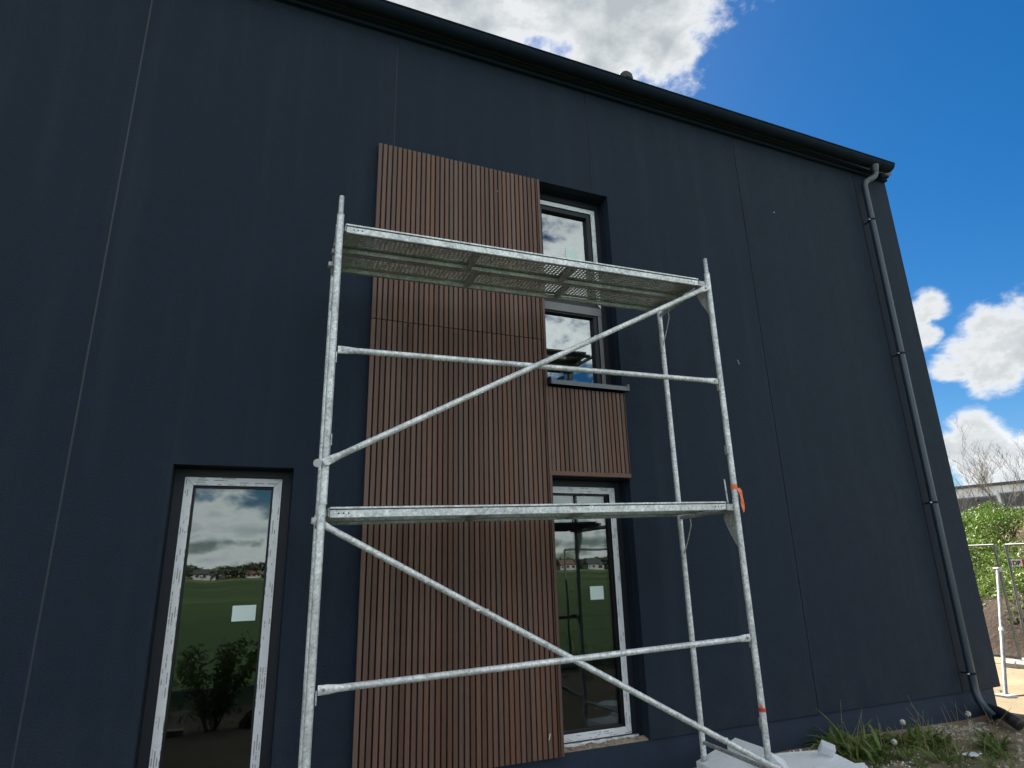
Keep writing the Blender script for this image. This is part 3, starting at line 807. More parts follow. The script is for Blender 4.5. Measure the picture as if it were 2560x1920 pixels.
for xf in (XL, XR):
    for y in (YF, YR):
        x = xf+(SKEW if y == YR else 0); dz = zt(xf); g0 = gz(x, y)
        bp = obj('base_plate', MB().box(x-0.075, x+0.075, y-0.075, y+0.075, g0-0.005, g0+0.008), M['galv_dark'], sc)
        obj('jack', MB().tube([(x, y, g0+0.005), (x, y, 0.30+dz)], 0.0175, 12), M['galv_dark'], bp, smooth=True)
        obj('jack_nut', MB().tube([(x, y, 0.03+dz), (x, y, 0.0595+dz)], 0.031, 8), M['galv_dark'], bp)
def brace(name, a, b, r=0.0205, flat_len=0.075, plate=True):
    """tube with flattened, drilled ends"""
    a, b = Vector(a), Vector(b); d = (b-a).normalized()
    pts = [a, a+d*flat_len*0.75, a+d*flat_len*1.55, b-d*flat_len*1.55, b-d*flat_len*0.75, b]
    # tube frame: n1 = d x z (points out of the wall plane): flatten that axis
    fl = [(0.28, 1.32), (0.30, 1.30), (1, 1), (1, 1), (0.30, 1.30), (0.28, 1.32)]
    mid = []
    n = 12
    full = pts[:3]+[pts[2].lerp(pts[3], (i+1)/(n+1)) for i in range(n)]+pts[3:]
    flf = fl[:3]+[(1, 1)]*n+fl[3:]
    o = obj(name, MB().tube(full, r, 16, flat=flf), M['galv'], sc, smooth=True)
    for p in (a+d*0.03, b-d*0.03):
        obj('pin', MB().tube([p+Vector((0, -0.013, 0)), p+Vector((0, 0.010, 0))], 0.0095, 12), M['pin'], o, smooth=True)
    return o
def splatter(o, a, b, n, seed):
    r = random.Random(seed); a, b = Vector(a), Vector(b); mb = MB()
    for k in range(n):
        p = a.lerp(b, r.uniform(0.06, 0.94)); an = r.uniform(-0.9, 2.6)
        q = rock(r.uniform(0.003, 0.009), seed*31+k, 1)
        c_ = p+Vector((0, -math.cos(an)*0.0195, math.sin(an)*0.0195)); sx_ = r.uniform(1, 2.6)
        mb.add([c_+Vector((v[0]*sx_, v[1]*0.6, v[2]*0.8)) for v in q.v], q.f)
    tag(obj('plaster_splatter', mb, M['plaster'], o, recalc=False), kind='stuff')
brace('guard_rail', (XL+0.038, YF-0.012, 3.093), (XR-0.038, YF-0.012, 3.165))
brace('guard_rail', (XL+0.038, YF-0.012, 1.050), (XR-0.038, YF-0.012, 1.135))
# (plaster specks follow below)
d1 = brace('diagonal_brace', (XL-0.012, YF-0.036, 2.335), (XR-0.035, YF-0.036, 4.035))
obj('coupling_ring', MB().tube([(XL-0.045, YF-0.030, 2.335), (XL-0.045, YF-0.018, 2.335)], 0.026, 16), M['pin'], d1, smooth=True)
obj('washer', MB().tube([(XL+0.012, YF-0.052, 2.342), (XL+0.012, YF-0.042, 2.342)], 0.022, 16), M['galv'], d1, smooth=True)
d2 = brace('diagonal_brace', (XL-0.045, YF+0.038, 2.000), (XR+0.07, YF-0.050, 0.235))
splatter(d1, (XL-0.012, YF-0.036, 2.335), (XR-0.035, YF-0.036, 4.035), 26, 3)
splatter(d2, (XL-0.045, YF+0.038, 2.000), (XR+0.07, YF-0.050, 0.235), 34, 4)
# decks -------------------------------------------------------------
def perforated(x0, x1, y0, y1, z, mb, hx=0.0335, hy=0.032, r=0.0118, brk=()):
    nx = int(round((x1-x0)/hx)); ny = int(round((y1-y0)/hy)); sx = (x1-x0)/nx; sy = (y1-y0)/ny
    k = 8
    def zz(x): return z+zt(x)
    for i in range(nx):
        cx = x0+(i+0.5)*sx
        solid = any(abs(cx-b) < 0.03 for b in brk)
        for j in range(ny):
            cy = y0+(j+0.5)*sy
            if solid:
                mb.add([(cx-sx/2, cy-sy/2, zz(cx-sx/2)), (cx+sx/2, cy-sy/2, zz(cx+sx/2)), (cx+sx/2, cy+sy/2, zz(cx+sx/2)), (cx-sx/2, cy+sy/2, zz(cx-sx/2))], [(0, 1, 2, 3)]); continue
            out = [(1, 0), (1, 1), (0, 1), (-1, 1), (-1, 0), (-1, -1), (0, -1), (1, -1)]
            vo = [(cx+a*sx/2, cy+b*sy/2) for a, b in out]
            vi = [(cx+r*math.cos(math.pi/4*q), cy+r*math.sin(math.pi/4*q)) for q in range(k)]
            vd = [(cx+r*0.80*math.cos(math.pi/4*q), cy+r*0.72*math.sin(math.pi/4*q)) for q in range(k)]
            vs = [(x, y, zz(x)) for x, y in vo]+[(x, y, zz(x)) for x, y in vi]+[(x, y, zz(x)+0.0025) for x, y in vd]
            fs = [(q, (q+1) % k, k+(q+1) % k, k+q) for q in range(k)]+[(k+q, k+(q+1) % k, 2*k+(q+1) % k, 2*k+q) for q in range(k)]
            mb.add(vs, fs)
def wedge(mb, x0, x1, y0, y1, za, zb):
    """box that follows the slope of the decks"""
    mb.add([(x0, y0, za+zt(x0)), (x1, y0, za+zt(x1)), (x1, y1, za+zt(x1)), (x0, y1, za+zt(x0)), (x0, y0, zb+zt(x0)), (x1, y0, zb+zt(x1)), (x1, y1, zb+zt(x1)), (x0, y1, zb+zt(x0))],
           [(0, 3, 2, 1), (4, 5, 6, 7), (0, 1, 5, 4), (1, 2, 6, 5), (2, 3, 7, 6), (3, 0, 4, 7)])
    return mb
for (zd, tagd) in ((4.040, 'upper'), (2.066, 'lower')):
    for q in range(2):
        y0 = 3.985+q*0.325; y1 = y0+0.318
        x0, x1 = XL+0.048, XR-0.092
        mb = MB()
        brk = [x0+(x1-x0)*t for t in (0.33, 0.60)] if q == 0 else [x0+(x1-x0)*t for t in (0.36, 0.64)]
        perforated(x0+0.12, x1-0.12, y0+0.032, y1-0.032, zd-0.004, mb, brk=brk)
        def quad(xa, xb, ya, yb):
            mb.add([(xa, ya, zd-0.004+zt(xa)), (xb, ya, zd-0.004+zt(xb)), (xb, yb, zd-0.004+zt(xb)), (xa, yb, zd-0.004+zt(xa))], [(0, 1, 2, 3)])
        quad(x0, x0+0.12, y0, y1); quad(x1-0.12, x1, y0, y1); quad(x0+0.12, x1-0.12, y0, y0+0.032); quad(x0+0.12, x1-0.12, y1-0.032, y1)
        pl = obj('deck_plank', mb, M['galv_plank'], sc, recalc=False)
        tag(pl, '%s steel deck plank with punched holes, %s' % (tagd, 'outer side' if q == 0 else 'wall side'))
        for (ya, yb, s) in ((y0-0.002, y0+0.002, 1), (y1-0.002, y1+0.002, -1)):
            e = wedge(MB(), x0+0.004, x1-0.004, ya, yb, zd-0.058, zd-0.014)
            obj('side_rail', e, M['galv'], pl)
            obj('top_lip', wedge(MB(), x0, x1, ya-(0.006 if s > 0 else -0.0), yb+(0.0 if s > 0 else 0.006), zd-0.006, zd+0.005), M['galv'], pl)
            if s > 0:
                for xq in (x0+0.055, x0+0.085, x0+0.115, x1-0.105, x1-0.075, x1-0.045):
                    obj('rivet_hole', MB().tube([(xq, ya-0.0008, zd-0.034+zt(xq)), (xq, ya+0.001, zd-0.034+zt(xq))], 0.0055, 8), M['black'], pl)
            lipb = wedge(MB(), x0+0.03, x1-0.03, (ya+0.004 if s > 0 else yb-0.030), (ya+0.030 if s > 0 else yb-0.004), zd-0.062, zd-0.0585)
            obj('bottom_lip', lipb, M['galv_dark'], pl)
        for b in brk:
            obj('cross_rib', wedge(MB(), b-0.012, b+0.012, y0+0.003, y1-0.003, zd-0.058, zd-0.006), M['galv_dark'], pl)
        for xe, s in ((x0, -1), (x1, 1)):
            e = MB()
            wedge(e, *((xe-0.006, xe) if s < 0 else (xe, xe+0.006)), y0, y1, zd-0.05, zd+0.001)
            for yy in (y0+0.05, y1-0.05):
                hx_ = (xe-0.052, xe-0.007) if s < 0 else (xe+0.007, xe+0.072)
                wedge(e, *hx_, yy-0.02, yy+0.02, zd-0.044, zd-0.010)
            obj('end_hook', e, M['galv_dark'], pl)
# bracket and locking pin at the right end of the lower deck
dz = zt(XR)
obj('deck_lock', MB().box(XR-0.085, XR-0.020, 3.975, 4.05, 2.055+dz-0.06, 2.055+dz-0.005), M['galv_dark'], sc, bevel=0.006)
obj('deck_lock', MB().box(XR-0.085, XR-0.020, 3.975, 4.05, 4.03+dz-0.06, 4.03+dz-0.005), M['galv_dark'], sc, bevel=0.006)
lp = obj('locking_pin', MB().tube([(XR-0.052, YF+0.03, 2.06+dz), (XR-0.060, YF+0.03, 2.25+dz)], 0.0065, 10), M['galv'], sc, smooth=True)

# tapes tied to the right front post
def ribbon(path, w_, parent=None):
    mb = MB()
    for i, (p, wd) in enumerate(path):
        p = Vector(p); wd = Vector(wd)*w_/2
        n_ = Vector((0, -0.0012, 0))
        for q in (p-wd, p+wd): mb.v += [tuple(q), tuple(q+n_)]
    k = len(path)
    for i in range(k-1):
        a = i*4; b = a+4
        mb.f += [(a, a+2, b+2, b), (a+1, b+1, b+3, a+3), (a, b, b+1, a+1), (a+2, a+3, b+3, b+2)]
    mb.f += [(0, 1, 3, 2), ((k-1)*4, (k-1)*4+2, (k-1)*4+3, (k-1)*4+1)]
    return mb
ot = thing('orange_tape', 'orange tape tied round the right scaffold post above the lower deck', 'tape', (XR, YF-0.03, 2.2))
zc = 2.265
obj('band', MB().tube([(XR+0.002, YF, zc-0.026+0.012), (XR+0.003, YF, zc+0.026)], 0.0272, 16, cap=False), M['orange'], ot, smooth=True)
obj('loose_end', ribbon([((XR+0.020, YF-0.024, zc-0.005), (1, 0, 0.3)), ((XR+0.033, YF-0.034, zc-0.035), (1, 0, 0.5)), ((XR+0.042, YF-0.030, zc-0.08), (0.9, 0.2, 0)), ((XR+0.046, YF-0.026, zc-0.13), (0.9, -0.2, 0)), ((XR+0.047, YF-0.030, zc-0.17), (0.7, 0, 0.3)), ((XR+0.049, YF-0.027, zc-0.195), (0.3, 0, 0.2))], 0.034), M['orange'], ot)
rt = thing('red_tape', 'small scrap of red tape on the right scaffold post near the ground', 'tape', (XR, YF-0.03, 0.6))
obj('band', MB().tube([(XR, YF, 0.625), (XR, YF, 0.65)], 0.0270, 14, cap=False), M['red'], rt, smooth=True)
obj('loose_end', ribbon([((XR-0.02, YF-0.026, 0.64), (1, 0, 0.2)), ((XR-0.035, YF-0.034, 0.66), (0.8, 0, 0.5)), ((XR-0.045, YF-0.030, 0.685), (0.4, 0, 0.6))], 0.022), M['red'], rt)

# ================================================================== FOAM BOARDS, DEBRIS
def board(poly_px, z, th, label, tilt=None):
    """foam board: outline given where its top face lies at height z"""
    pts = [at_z(x, y, (z if not isinstance(z, (list, tuple)) else z[i])) for i, (x, y) in enumerate(poly_px)]
    mb = MB().prism(pts, (0, 0, -th))
    c = sum(pts, Vector((0, 0, 0)))/len(pts)
    o = obj('foam_board', mb, M['foam'], None, bevel=0.003)
    me = o.data
    for v in me.vertices: v.co -= Vector((c.x, c.y, 0))
    o.location = (c.x, c.y, 0)
    tag(o, label, 'foam board', 'offcuts of white foam insulation')
board([(1740, 1903), (1800, 1866), (1935, 1935), (1890, 1975)], [0.10, 0.15, 0.125, 0.095], 0.10, 'white foam board lying at the foot of the rear scaffold post')
board([(1817, 1858), (1838, 1843), (1905, 1868), (1962, 1900), (1985, 1940), (1930, 1936)], [0.20, 0.26, 0.24, 0.17, 0.14, 0.14], 0.10, 'tilted white foam board behind the right front scaffold post')
board([(1930, 1886), (1952, 1882), (2067, 1873), (2136, 1907), (2100, 1950), (1960, 1960)], [0.10, 0.105, 0.11, 0.10, 0.10, 0.10], 0.09, 'wide flat white foam board between scaffold and weeds')
board([(2035, 1914), (2160, 1906), (2185, 1935), (2150, 1975), (2050, 1970)], [0.155]*5, 0.045, 'thin white foam offcut lying on the wide board, nearest the camera')
board([(2044, 1872), (2053, 1848), (2088, 1862), (2078, 1882)], [0.14, 0.24, 0.22, 0.14], 0.05, 'small white foam chunk standing up at the edge of the weeds')

cr = MB(); r = random.Random(15)
for k in range(170):
    p = at_z(r.uniform(1950, 2300), r.uniform(1868, 1925), -0.03); p.y = min(p.y, 5.05)
    q = rock(r.uniform(0.003, 0.011), k+200, 1); b0 = Vector((p.x, p.y, gz(p.x, p.y)+0.004))
    cr.add([Vector(v)+b0 for v in q.v], q.f)
tag(obj('foam_crumbs', cr, M['foam'], recalc=False), 'white foam crumbs scattered on the soil round the boards', 'crumbs', kind='stuff')
# ================================================================== WEEDS
def blade(mb, base, ang, length, width, bend, r, seg=4, lobed=False):
    d = Vector((math.cos(ang), math.sin(ang), 0)); s = Vector((-math.sin(ang), math.cos(ang), 0))
    o = len(mb.v); p = Vector(base); el = r.uniform(0.9, 1.4)
    for i in range(seg+1):
        t = i/seg
        wd = width*(math.sin(math.pi*min(1, 0.12+0.88*t)) if i < seg else 0.02)
        if lobed and i % 2 == 1: wd *= 0.45
        tw = Vector((0, 0, 0.3*wd))
        mb.v += [tuple(p-s*wd+tw), tuple(p+s*wd)]
        el -= bend/seg
        p = p+(d*math.cos(el)+Vector((0, 0, 1))*math.sin(el))*(length/seg)
    for i in range(seg): mb.f.append((o+2*i, o+2*i+1, o+2*i+3, o+2*i+2))
def weed_patch(name, spots, mat, seed, lmin, lmax, wmin, wmax, per):
    r = random.Random(seed); mb = MB()
    for (x, y, s) in spots:
        for k in range(per):
            a = r.uniform(0, 2*math.pi); rad = abs(r.gauss(0, 0.05))*s
            bx, by = x+math.cos(a)*rad, y+math.sin(a)*rad
            blade(mb, (bx, by, gz(bx, by)-0.01), a+r.uniform(-0.7, 0.7), r.uniform(lmin, lmax)*s, r.uniform(wmin, wmax), r.uniform(0.6, 2.0), r, 5, r.random() < 0.5)
    return obj(name, mb, mat, recalc=False)
rw = random.Random(5)
spots = []
for k in range(96):
    # loose strip of weeds between the foam boards and the downpipe
    px_ = 2078+(rw.random()**1.15)*430; t = (px_-2078)/430
    py_ = 1862+rw.triangular(-12, 66, 12)-t*14
    p = at_z(px_, py_, -0.04)
    if p.y > 5.02: p.y = 5.0-rw.random()*0.25
    sc_ = rw.uniform(0.45, 1.2)*(1.0-0.35*t)
    if mnoise.noise(Vector((p.x*2.2, p.y*2.2, 8))) < -0.12: continue
    spots.append((p.x, p.y, sc_))
tag(weed_patch('weeds', spots, M['leafA'], 21, 0.08, 0.38, 0.004, 0.019, 19), 'green weeds and long grass growing along the foot of the wall', 'weeds', kind='stuff')
sp2 = [(p.x, p.y, rw.uniform(0.5, 0.9)) for p in [at_z(rw.uniform(2150, 2560), rw.uniform(1880, 1930), -0.04) for _ in range(22)]]
for k in range(9): sp2.append((8.9+rw.uniform(-0.5, 1.6), 5.9+rw.uniform(-0.4, 1.2), rw.uniform(0.35, 0.6)))
tag(weed_patch('grass_tufts', sp2, M['leafA'], 22, 0.10, 0.26, 0.004, 0.010, 14), 'scattered small grass tufts on the sandy ground', 'grass', kind='stuff')
st_ = MB(); r = random.Random(77)
for k in range(46):
    p = at_z(r.uniform(2090, 2545), r.uniform(1850, 1915), -0.04); p.y = min(p.y, 5.0); a = r.uniform(0, 6.28); h_ = r.uniform(0.14, 0.42)
    q = Vector((math.cos(a), math.sin(a), 0))*h_*r.uniform(0.15, 0.7)
    st_.tube([(p.x, p.y, -0.06), (p.x+q.x*0.35, p.y+q.y*0.35, -0.05+h_*0.6), (p.x+q.x, p.y+q.y, -0.05+h_)], [0.0028, 0.0022, 0.001], 5, cap=False)
tag(obj('dry_grass_stems', st_, M['dry'], recalc=False), 'thin pale dry stems standing among the weeds by the wall', 'grass', kind='stuff')
# dandelion clocks
def dandelion(px_, py_, h, label):
    b = at_z(px_, py_, -0.04); b.y = min(b.y, 5.02)
    t = thing('dandelion', label, 'plant', (b.x, b.y, gz(b.x, b.y)), 'dandelions gone to seed among the weeds')
    z0 = gz(b.x, b.y)
    top = Vector((b.x+0.03, b.y-0.02, z0+h))
    obj('stem', MB().tube([(b.x, b.y, z0-0.02), (b.x+0.02, b.y, z0+h*0.5), tuple(top)], 0.003, 6), M['dry'], t, smooth=True)
    mb = MB(); r = random.Random(px_)
    for k in range(70):
        v = Vector((r.gauss(0, 1), r.gauss(0, 1), r.gauss(0, 1))).normalized(); q = top+v*0.024
        s = v.orthogonal().normalized()*0.006; s2 = v.cross(s)
        mb.add([top+v*0.004, q-s, q+s], [(0, 1, 2)]); mb.add([q-s-s2, q+s-s2, q+s+s2, q-s+s2], [(0, 1, 2, 3)])
    obj('seed_head', mb, M['puff'], t, recalc=False)
dandelion(2258, 1838+30, 0.20, 'dandelion clock in the middle of the weeds, below the wall')
dandelion(2232, 1895, 0.12, 'dandelion clock lower and left of the other two')
dandelion(2424, 1850, 0.24, 'dandelion clock left of the downpipe shoe')
# stones and rubble round the downpipe
mb = MB(); r = random.Random(9)
for k in range(420):
    if r.random() < 0.45: p = at_z(r.uniform(2340, 2470), r.uniform(1815, 1850), -0.04)
    else: p = at_z(r.uniform(2200, 2560), r.uniform(1800, 1930), -0.04)
    if p.y > 5.05: p.y = 5.05-r.random()*0.3
    k_ = rock(r.uniform(0.006, 0.026), k, 1); s = Vector((p.x, p.y, gz(p.x, p.y)))
    mb.add([Vector((v[0], v[1], v[2]*0.7))+s for v in k_.v], k_.f)
tag(obj('gravel', mb, M['stone'], recalc=False), 'loose gravel and stones on the sand by the downpipe', 'gravel', kind='stuff')
# black drain hose end beside the shoe
hp = [at_z(2470, 1772, 0.02), at_z(2500, 1782, 0.06), at_z(2530, 1800, 0.06), at_z(2552, 1815, 0.02)]
hose = MB()
hpts = [hp[0].lerp(hp[1], i/6) for i in range(6)]+[hp[1].lerp(hp[2], i/6) for i in range(6)]+[hp[2].lerp(hp[3], i/6) for i in range(7)]
hose.tube(hpts, [0.055+(0.006 if i % 2 else 0) for i in range(len(hpts))], 14)
o = obj('drain_hose', hose, M['black'], smooth=True, angle=70)
tag(o, 'short black corrugated drain hose on the sand beside the downpipe shoe', 'hose')
# flat white scrap on the sand
p = at_z(2440, 1886, 0.0)
o = obj('plastic_scrap', MB().prism([at_z(2400, 1886, -0.01), at_z(2425, 1880, 0.0), at_z(2455, 1884, 0.005), at_z(2440, 1893, -0.01)], (0, 0, 0.004)), M['foam'])
tag(o, 'flat pale scrap lying among weeds right of the boards', 'scrap')

# ================================================================== SITE FENCES
def fence_panel(name, a, b, z0, h, label, group, tilt=0.0, mesh=True):
    a, b = Vector((a[0], a[1], 0)), Vector((b[0], b[1], 0)); d = (b-a).normalized(); n_ = Vector((-d.y, d.x, 0)); L_ = (b-a).length
    t = thing(name, label, 'fence', (a.x, a.y, z0), group)
    off = lambda z: n_*tilt*(z-z0)
    def P(s, z): q = a+d*s+off(z); return (q.x, q.y, z)
    for s in (0.0, L_): obj('fence_post', MB().tube([P(s, z0), P(s, z0+h)], 0.021, 12), M['galv_fence'], t, smooth=True)
    for z in (z0+h, z0+0.12): obj('fence_rail', MB().tube([P(0, z), P(L_, z)], 0.019, 12), M['galv_fence'], t, smooth=True)
    mb = MB()
    if mesh:
        k = int(L_/0.10)
        for i in range(1, k): mb.tube([P(L_*i/k, z0+0.12), P(L_*i/k, z0+h)], 0.0013, 4, cap=False)
        for i in range(1, 8): mb.tube([P(0, z0+0.12+(h-0.12)*i/8), P(L_, z0+0.12+(h-0.12)*i/8)], 0.0024, 4, cap=False)
        obj('wire_mesh', mb, M['galv_fence'], t, recalc=False)
    for s in (0.0, L_):
        q = a+d*s
        obj('fence_foot', MB().box(q.x-0.32, q.x+0.32, q.y-0.11, q.y+0.11, z0-0.02, z0+0.10), M['concrete'], t, bevel=0.03)
    return t
FX = 11.8; FY0 = 6.93
fence_panel('site_fence', (FX, FY0), (FX, FY0+3.5), -0.05, 1.91, 'mesh fence panel partly hidden by the building corner', 'mesh fence panels round the site', tilt=-0.02)
fence_panel('site_fence', (FX+0.02, FY0-0.13), (FX-0.15, FY0-3.6), -0.05, 1.905, 'mesh fence panel carrying the small sign, at the right edge', 'mesh fence panels round the site', tilt=0.05)
# raking prop
foot = at_z(2514, 1742, -0.04); top = at_y(2494, 1424, FY0-0.12)
top = Vector((top.x, top.y, top.z))
pr = thing('fence_prop', 'galvanised raking prop bracing the fence, foot on the sand', 'prop', (foot.x, foot.y, -0.04))
obj('tube', MB().tube([foot, foot.lerp(top, 0.45), top], 0.026, 14), M['galv_fence'], pr, smooth=True)
obj('inner_tube', MB().tube([foot.lerp(top, 0.44), foot.lerp(top, 0.47)], 0.032, 14), M['galv_dark'], pr, smooth=True)
obj('clamp', MB().obox(top, (0.05, 0, 0), (0, 0.05, 0), (0, 0, 0.035)), M['galv_dark'], pr, bevel=0.01)
obj('foot_plate', MB().box(foot.x-0.10, foot.x+0.10, foot.y-0.08, foot.y+0.08, -0.05, -0.012), M['galv_dark'], pr)
# small sign on the right panel
sx = FX-0.05
sa = at_y(2527, 1398, 6.70); sb = at_y(2527, 1416.5, 6.70)
sg = thing('fence_sign', 'small white sign with dark letters and a red edge on the fence', 'sign', (sa.x, 6.70, sb.z))
SX = sa.x
ln = 0.27
obj('plate', MB().box(SX-0.003, SX+0.001, 6.70-ln, 6.70, sb.z, sa.z), M['signw'], sg)
obj('red_field', MB().box(SX-0.0045, SX-0.0032, 6.70-ln+0.005, 6.70-ln*0.60, sb.z+0.004, sa.z-0.004), M['signr'], sg)
cu = bpy.data.curves.new('letters', 'FONT'); cu.body = 'DP'; cu.size = (sa.z-sb.z)*0.86; cu.extrude = 0.0005; cu.offset = 0.0035
tmp = bpy.data.objects.new('letters', cu); col.objects.link(tmp)
bpy.context.view_layer.update()
dg = bpy.context.evaluated_depsgraph_get()
me = bpy.data.meshes.new_from_object(tmp.evaluated_get(dg)); bpy.data.objects.remove(tmp)
me.materials.clear(); me.materials.append(M['black'])
lo = bpy.data.objects.new('lettering', me); col.objects.link(lo); lo.parent = sg
# face -x, reading direction towards -y
lo.rotation_euler = (R(90), 0, R(-90)); lo.location = (-0.0042, -0.014, (sa.z-sb.z)*0.17)
lo.scale = (0.95, 1, 1)
# fence behind the camera, mirrored in the right-hand window
fence_panel('site_fence', (5.5, 0.0), (9.0, -0.5), -0.05, 2.05, 'mesh fence panel seen only as a reflection in the right window', 'mesh fence panels round the site')

# ================================================================== BANK PLANTS, TREES
def leaf_cloud(n, fn, smin, smax, seed):
    r = random.Random(seed); mb = MB()
    for k in range(n):
        p, up = fn(r)
        s = r.uniform(smin, smax)
        a = Vector((r.gauss(0, 1), r.gauss(0, 1), r.gauss(0, 1)+up)).normalized()
        b = a.orthogonal().normalized(); b.rotate(Quaternion(a, r.uniform(0, 6.28)))
        p = Vector(p)
        mb.add([p-a*s, p+b*s*0.35, p+a*s, p-b*s*0.35], [(0, 1, 2, 3)])
    return mb
def bank_leaf(r):
    y = r.uniform(5.5, 13.5); t = r.betavariate(1.3, 1.1)
    x = BX0+0.32+(BX1+1.0-BX0-0.3)*t
    z = bank_h(x, y)
    lump = 0.08+0.75*max(0, mnoise.noise(Vector((x*1.1, y*1.1, 2)))+0.12)
    if mnoise.noise(Vector((x*1.3, y*1.3, 7))) > 0.42: z -= 0.1; lump *= 0.3
    return (x, y, z+r.random()*lump), 0.6
tag(obj('bank_plants', leaf_cloud(110000, bank_leaf, 0.018, 0.05, 31), M['leafB'], recalc=False), 'mass of bright green weeds covering the earth bank', 'weeds', kind='stuff')
def bank_dry(r):
    y = r.uniform(5, 9.0); x = BX0+1.6+2.6*r.random()
    if mnoise.noise(Vector((x*0.8, y*0.8, 14))) < 0.05: return (x, y, bank_h(x, y)-0.4), 2
    return (x, y, bank_h(x, y)+0.1+r.random()*0.55), 2.0
tag(obj('dry_stalks', leaf_cloud(4000, bank_dry, 0.02, 0.06, 32), M['dry'], recalc=False), 'dead brown stalks among the weeds on the bank', 'weeds', kind='stuff')
def bare_tree(px_, py_base, dist, h, seed, label):
    d = pix(px_, py_base); t = dist/math.hypot(d.x, d.y)
    x, y = d.x*t, d.y*t; z0 = bank_h(x, y)-0.1
    tr = thing('bare_tree', label, 'tree', (x, y, z0), 'leafless young trees on the bank')
    r = random.Random(seed); trunk = MB(); br = MB()
    def grow(p, dirv, length, rad, lev, mb):
        pts = [Vector(p)]; rr_ = [rad]; n = 5
        dv = Vector(dirv)
        for i in range(n):
            dv = (dv+Vector((r.gauss(0, 0.10), r.gauss(0, 0.10), 0.05+r.gauss(0, 0.05)))).normalized()
            pts.append(pts[-1]+dv*length/n); rr_.append(rad*(1-(i+1)/n*0.72))
        mb.tube(pts, rr_, 5 if lev else 8, cap=False)
        if lev < 3:
            for k in range((5, 6, 5)[lev]):
                i = r.randint(1, n); q = pts[i]
                a = r.uniform(0, 6.28); side = Vector((math.cos(a), math.sin(a), 0.35))
                nd_ = (dv*0.75+side*r.uniform(0.35, 0.8)).normalized()
                grow(q, nd_, length*r.uniform(0.38, 0.62), max(0.0028, rr_[i]*0.55), lev+1, br)
    for s in range(r.randint(2, 3)):
        a = r.uniform(0, 6.28); grow((x+math.cos(a)*0.12, y+math.sin(a)*0.12, z0), (math.cos(a)*0.28, math.sin(a)*0.28, 1), h*r.uniform(0.75, 1.0), 0.013, 0, trunk)
    obj('trunk', trunk, M['bark'], tr, smooth=True, recalc=False); obj('crown', br, M['bark'], tr, recalc=False)
bare_tree(2468, 1255, 20.5, 1.75, 41, 'tallest bare tree on the bank, its top against the cloud')
bare_tree(2418, 1260, 21.5, 1.2, 42, 'low bare tree next to the building corner')
bare_tree(2508, 1260, 20.0, 1.35, 43, 'dense bare bush in front of the grey hall')
bare_tree(2548, 1255, 21.0, 1.45, 44, 'bare tree at the right edge of the picture')
# grey hall far behind the bank
hb = thing('grey_hall', 'pale grey sheet-metal hall with a flat roof behind the bank', 'building', (52, 30, 0))
A = at_y(2360, 1224, 33); B = at_y(2660, 1184, 25.8)
ha = Vector((A.x, A.y, 0)); hbv = Vector((B.x, B.y, 0)); hd = (hbv-ha).normalized(); hn = Vector((-hd.y, hd.x, 0))
if hn.dot(ha) < 0: hn = -hn
HZ = 7.12
La = (hbv-ha).length
pn = max(6, int(La/1.6))
obj('wall', MB().prism([ha, hbv, hbv+hn*14, ha+hn*14], (0, 0, HZ-0.3)), M['cladding'], hb)
for i in range(pn):
    c0 = ha+hd*(La*(i+0.5)/pn)
    obj('cladding_panel', MB().obox((c0.x-hn.x*0.03, c0.y-hn.y*0.03, HZ/2), hd*(La/pn*0.485), hn*0.025, (0, 0, HZ/2-0.2)), M['cladding'], hb)
obj('roof_edge', MB().prism([ha-hn*0.25-hd*0.2, hbv-hn*0.25+hd*0.2, hbv+hn*14, ha+hn*14], (0, 0, 0.22)), M['roof'], hb).location.z = HZ-0.28
for (s, wz) in ((0.20, 0.0), (0.34, 0.0), (0.57, 0.15), (0.8, 0.15)):
    c0 = ha+hd*(La*s)-hn*0.06
    wn = obj('window', MB().obox((c0.x, c0.y, HZ-1.55+wz), hd*0.75, hn*0.04, (0, 0, 0.55)), M['framegrey'], hb)
    c1 = c0-hn*0.045
    obj('pane', MB().obox((c1.x, c1.y, HZ-1.55+wz), hd*0.66, hn*0.006, (0, 0, 0.46)), M['darkwin'], wn)

# ================================================================== BEHIND THE CAMERA (seen in the glass)
def shrub(name, x, y, h, rad, n, seed, label):
    z0 = gz(x, y)
    t = thing(name, label, 'shrub', (x, y, z0))
    r = random.Random(seed); st = MB(); lv = MB()
    for k in range(16):
        a = r.uniform(0, 6.28); tip = Vector((x+math.cos(a)*rad*r.uniform(0.2, 0.9), y+math.sin(a)*rad*r.uniform(0.2, 0.9), z0+h*r.uniform(0.6, 1.0)))
        b0 = Vector((x+math.cos(a)*0.05, y+math.sin(a)*0.05, z0-0.03)); md = b0.lerp(tip, 0.5)+Vector((0, 0, 0.08*h))
        st.tube([b0, md, tip], [0.008, 0.006, 0.002], 5, cap=False)
        for q in range(n//16):
            u_ = r.uniform(0.15, 1.0); p = (b0.lerp(md, u_*2) if u_ < 0.5 else md.lerp(tip, u_*2-1))+Vector((r.gauss(0, 0.05), r.gauss(0, 0.05), r.gauss(0, 0.04)))
            s = r.uniform(0.018, 0.045); ax = Vector((r.gauss(0, 1), r.gauss(0, 1), r.gauss(0, 0.6))).normalized(); bx = ax.orthogonal().normalized()
            lv.add([p-ax*s, p+bx*s*0.4, p+ax*s, p-bx*s*0.4], [(0, 1, 2, 3)])
    obj('stems', st, M['dry'], t, recalc=False); obj('foliage', lv, M['leafE'], t, recalc=False)
shrub('leafy_shrub', -0.22, 1.75, 0.98, 0.62, 2600, 51, 'leafy green weed shrub mirrored in the left window')
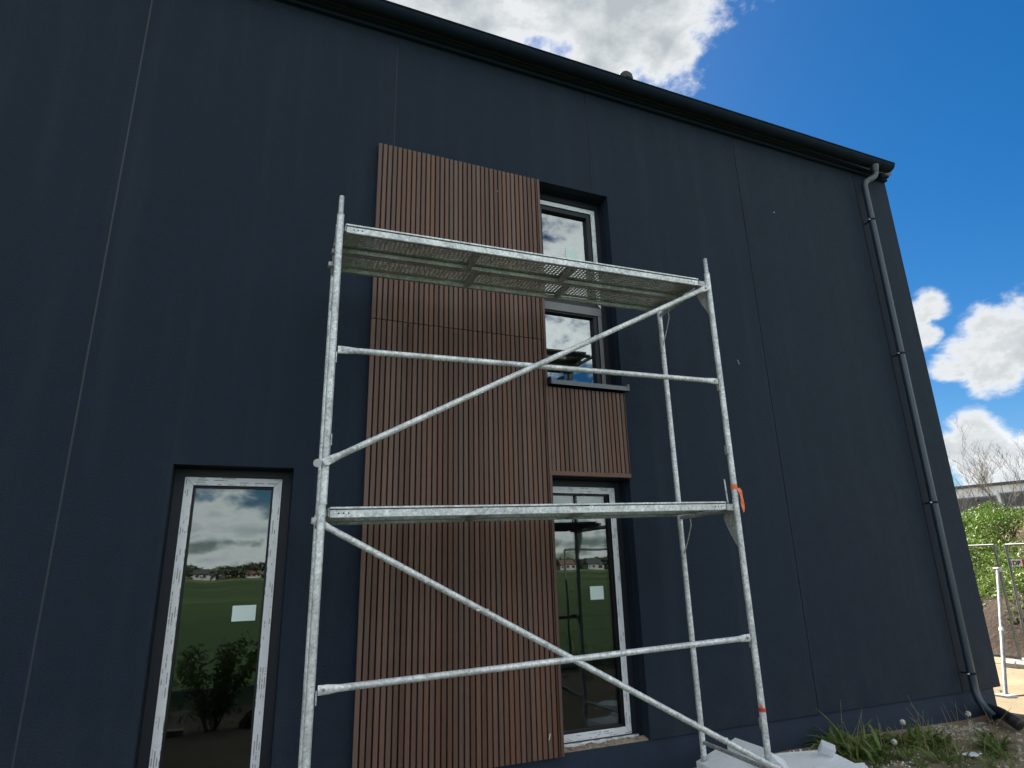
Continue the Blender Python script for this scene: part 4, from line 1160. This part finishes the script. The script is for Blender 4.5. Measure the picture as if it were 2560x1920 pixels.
shrub('leafy_shrub', 3.7, 1.35, 0.75, 0.65, 2600, 52, 'leafy green weed shrub mirrored low in the right window')
o = obj('wooden_plank', MB().box(-1.35, -0.50, 1.86, 1.98, -0.03, 0.02), M['wood']); o.rotation_euler = (0, 0, 0)
tag(o, 'pale plank lying on the bare soil, mirrored in the left window', 'plank')
o = obj('broken_brick', rock(0.12, 71, 2), M['tile']); o.location = (0.22, 1.78, 0.0)
tag(o, 'reddish lump of broken brick beside the mirrored shrub', 'brick')
rf = random.Random(61)
fs = [(rf.uniform(-5, 8), rf.uniform(-7, 1.4), rf.uniform(0.7, 1.3)) for _ in range(420)]
tag(weed_patch('field_grass', fs, M['leafD'], 62, 0.12, 0.34, 0.004, 0.010, 12), 'tall grass at the edge of the field behind the camera', 'grass', kind='stuff')
def wood_leaf(r):
    x = r.uniform(-260, 520); hgt = 7.0+3.0*mnoise.noise(Vector((x*0.035, 0, 0)))+2.0*mnoise.noise(Vector((x*0.15, 3, 0)))
    return (x, -330+r.gauss(0, 5), -0.1+r.random()**0.7*max(2, hgt)), 0
tag(obj('far_wood', leaf_cloud(26000, wood_leaf, 0.7, 1.9, 63), M['leafC'], recalc=False), 'far dark belt of trees across the field', 'trees', kind='stuff')
def house(x, y, w_, d_, h, label, wallm, roofm):
    t = thing('far_house', label, 'house', (x, y, 0), 'far houses across the field')
    obj('wall', MB().box(x-w_/2, x+w_/2, y-d_/2, y+d_/2, -0.2, h), wallm, t)
    obj('roof', MB().prism([(x-w_/2-0.4, y-d_/2-0.4, h+0.002), (x-w_/2-0.4, y+d_/2+0.4, h+0.002), (x-w_/2-0.4, y, h+d_*0.42)], (w_+0.8, 0, 0)), roofm, t)
    for k in range(3):
        cx = x-w_/2+w_*(k+0.5)/3
        obj('window', MB().box(cx-0.6, cx+0.6, y+d_/2, y+d_/2+0.03, 1.0, 2.3), M['darkwin'], t)
house(-17, -322, 9, 6, 2.6, 'far white house across the field, mirrored in the left window', M['white'], M['roof'])
house(4, -322, 6, 5, 2.2, 'far small house with a red roof, mirrored in the left window', M['white'], M['tile'])
house(160, -300, 9, 7, 3.0, 'far white house mirrored in the right window', M['white'], M['tile'])
house(180, -305, 8, 7, 3.0, 'far house with a grey roof mirrored in the right window', M['white'], M['roof'])
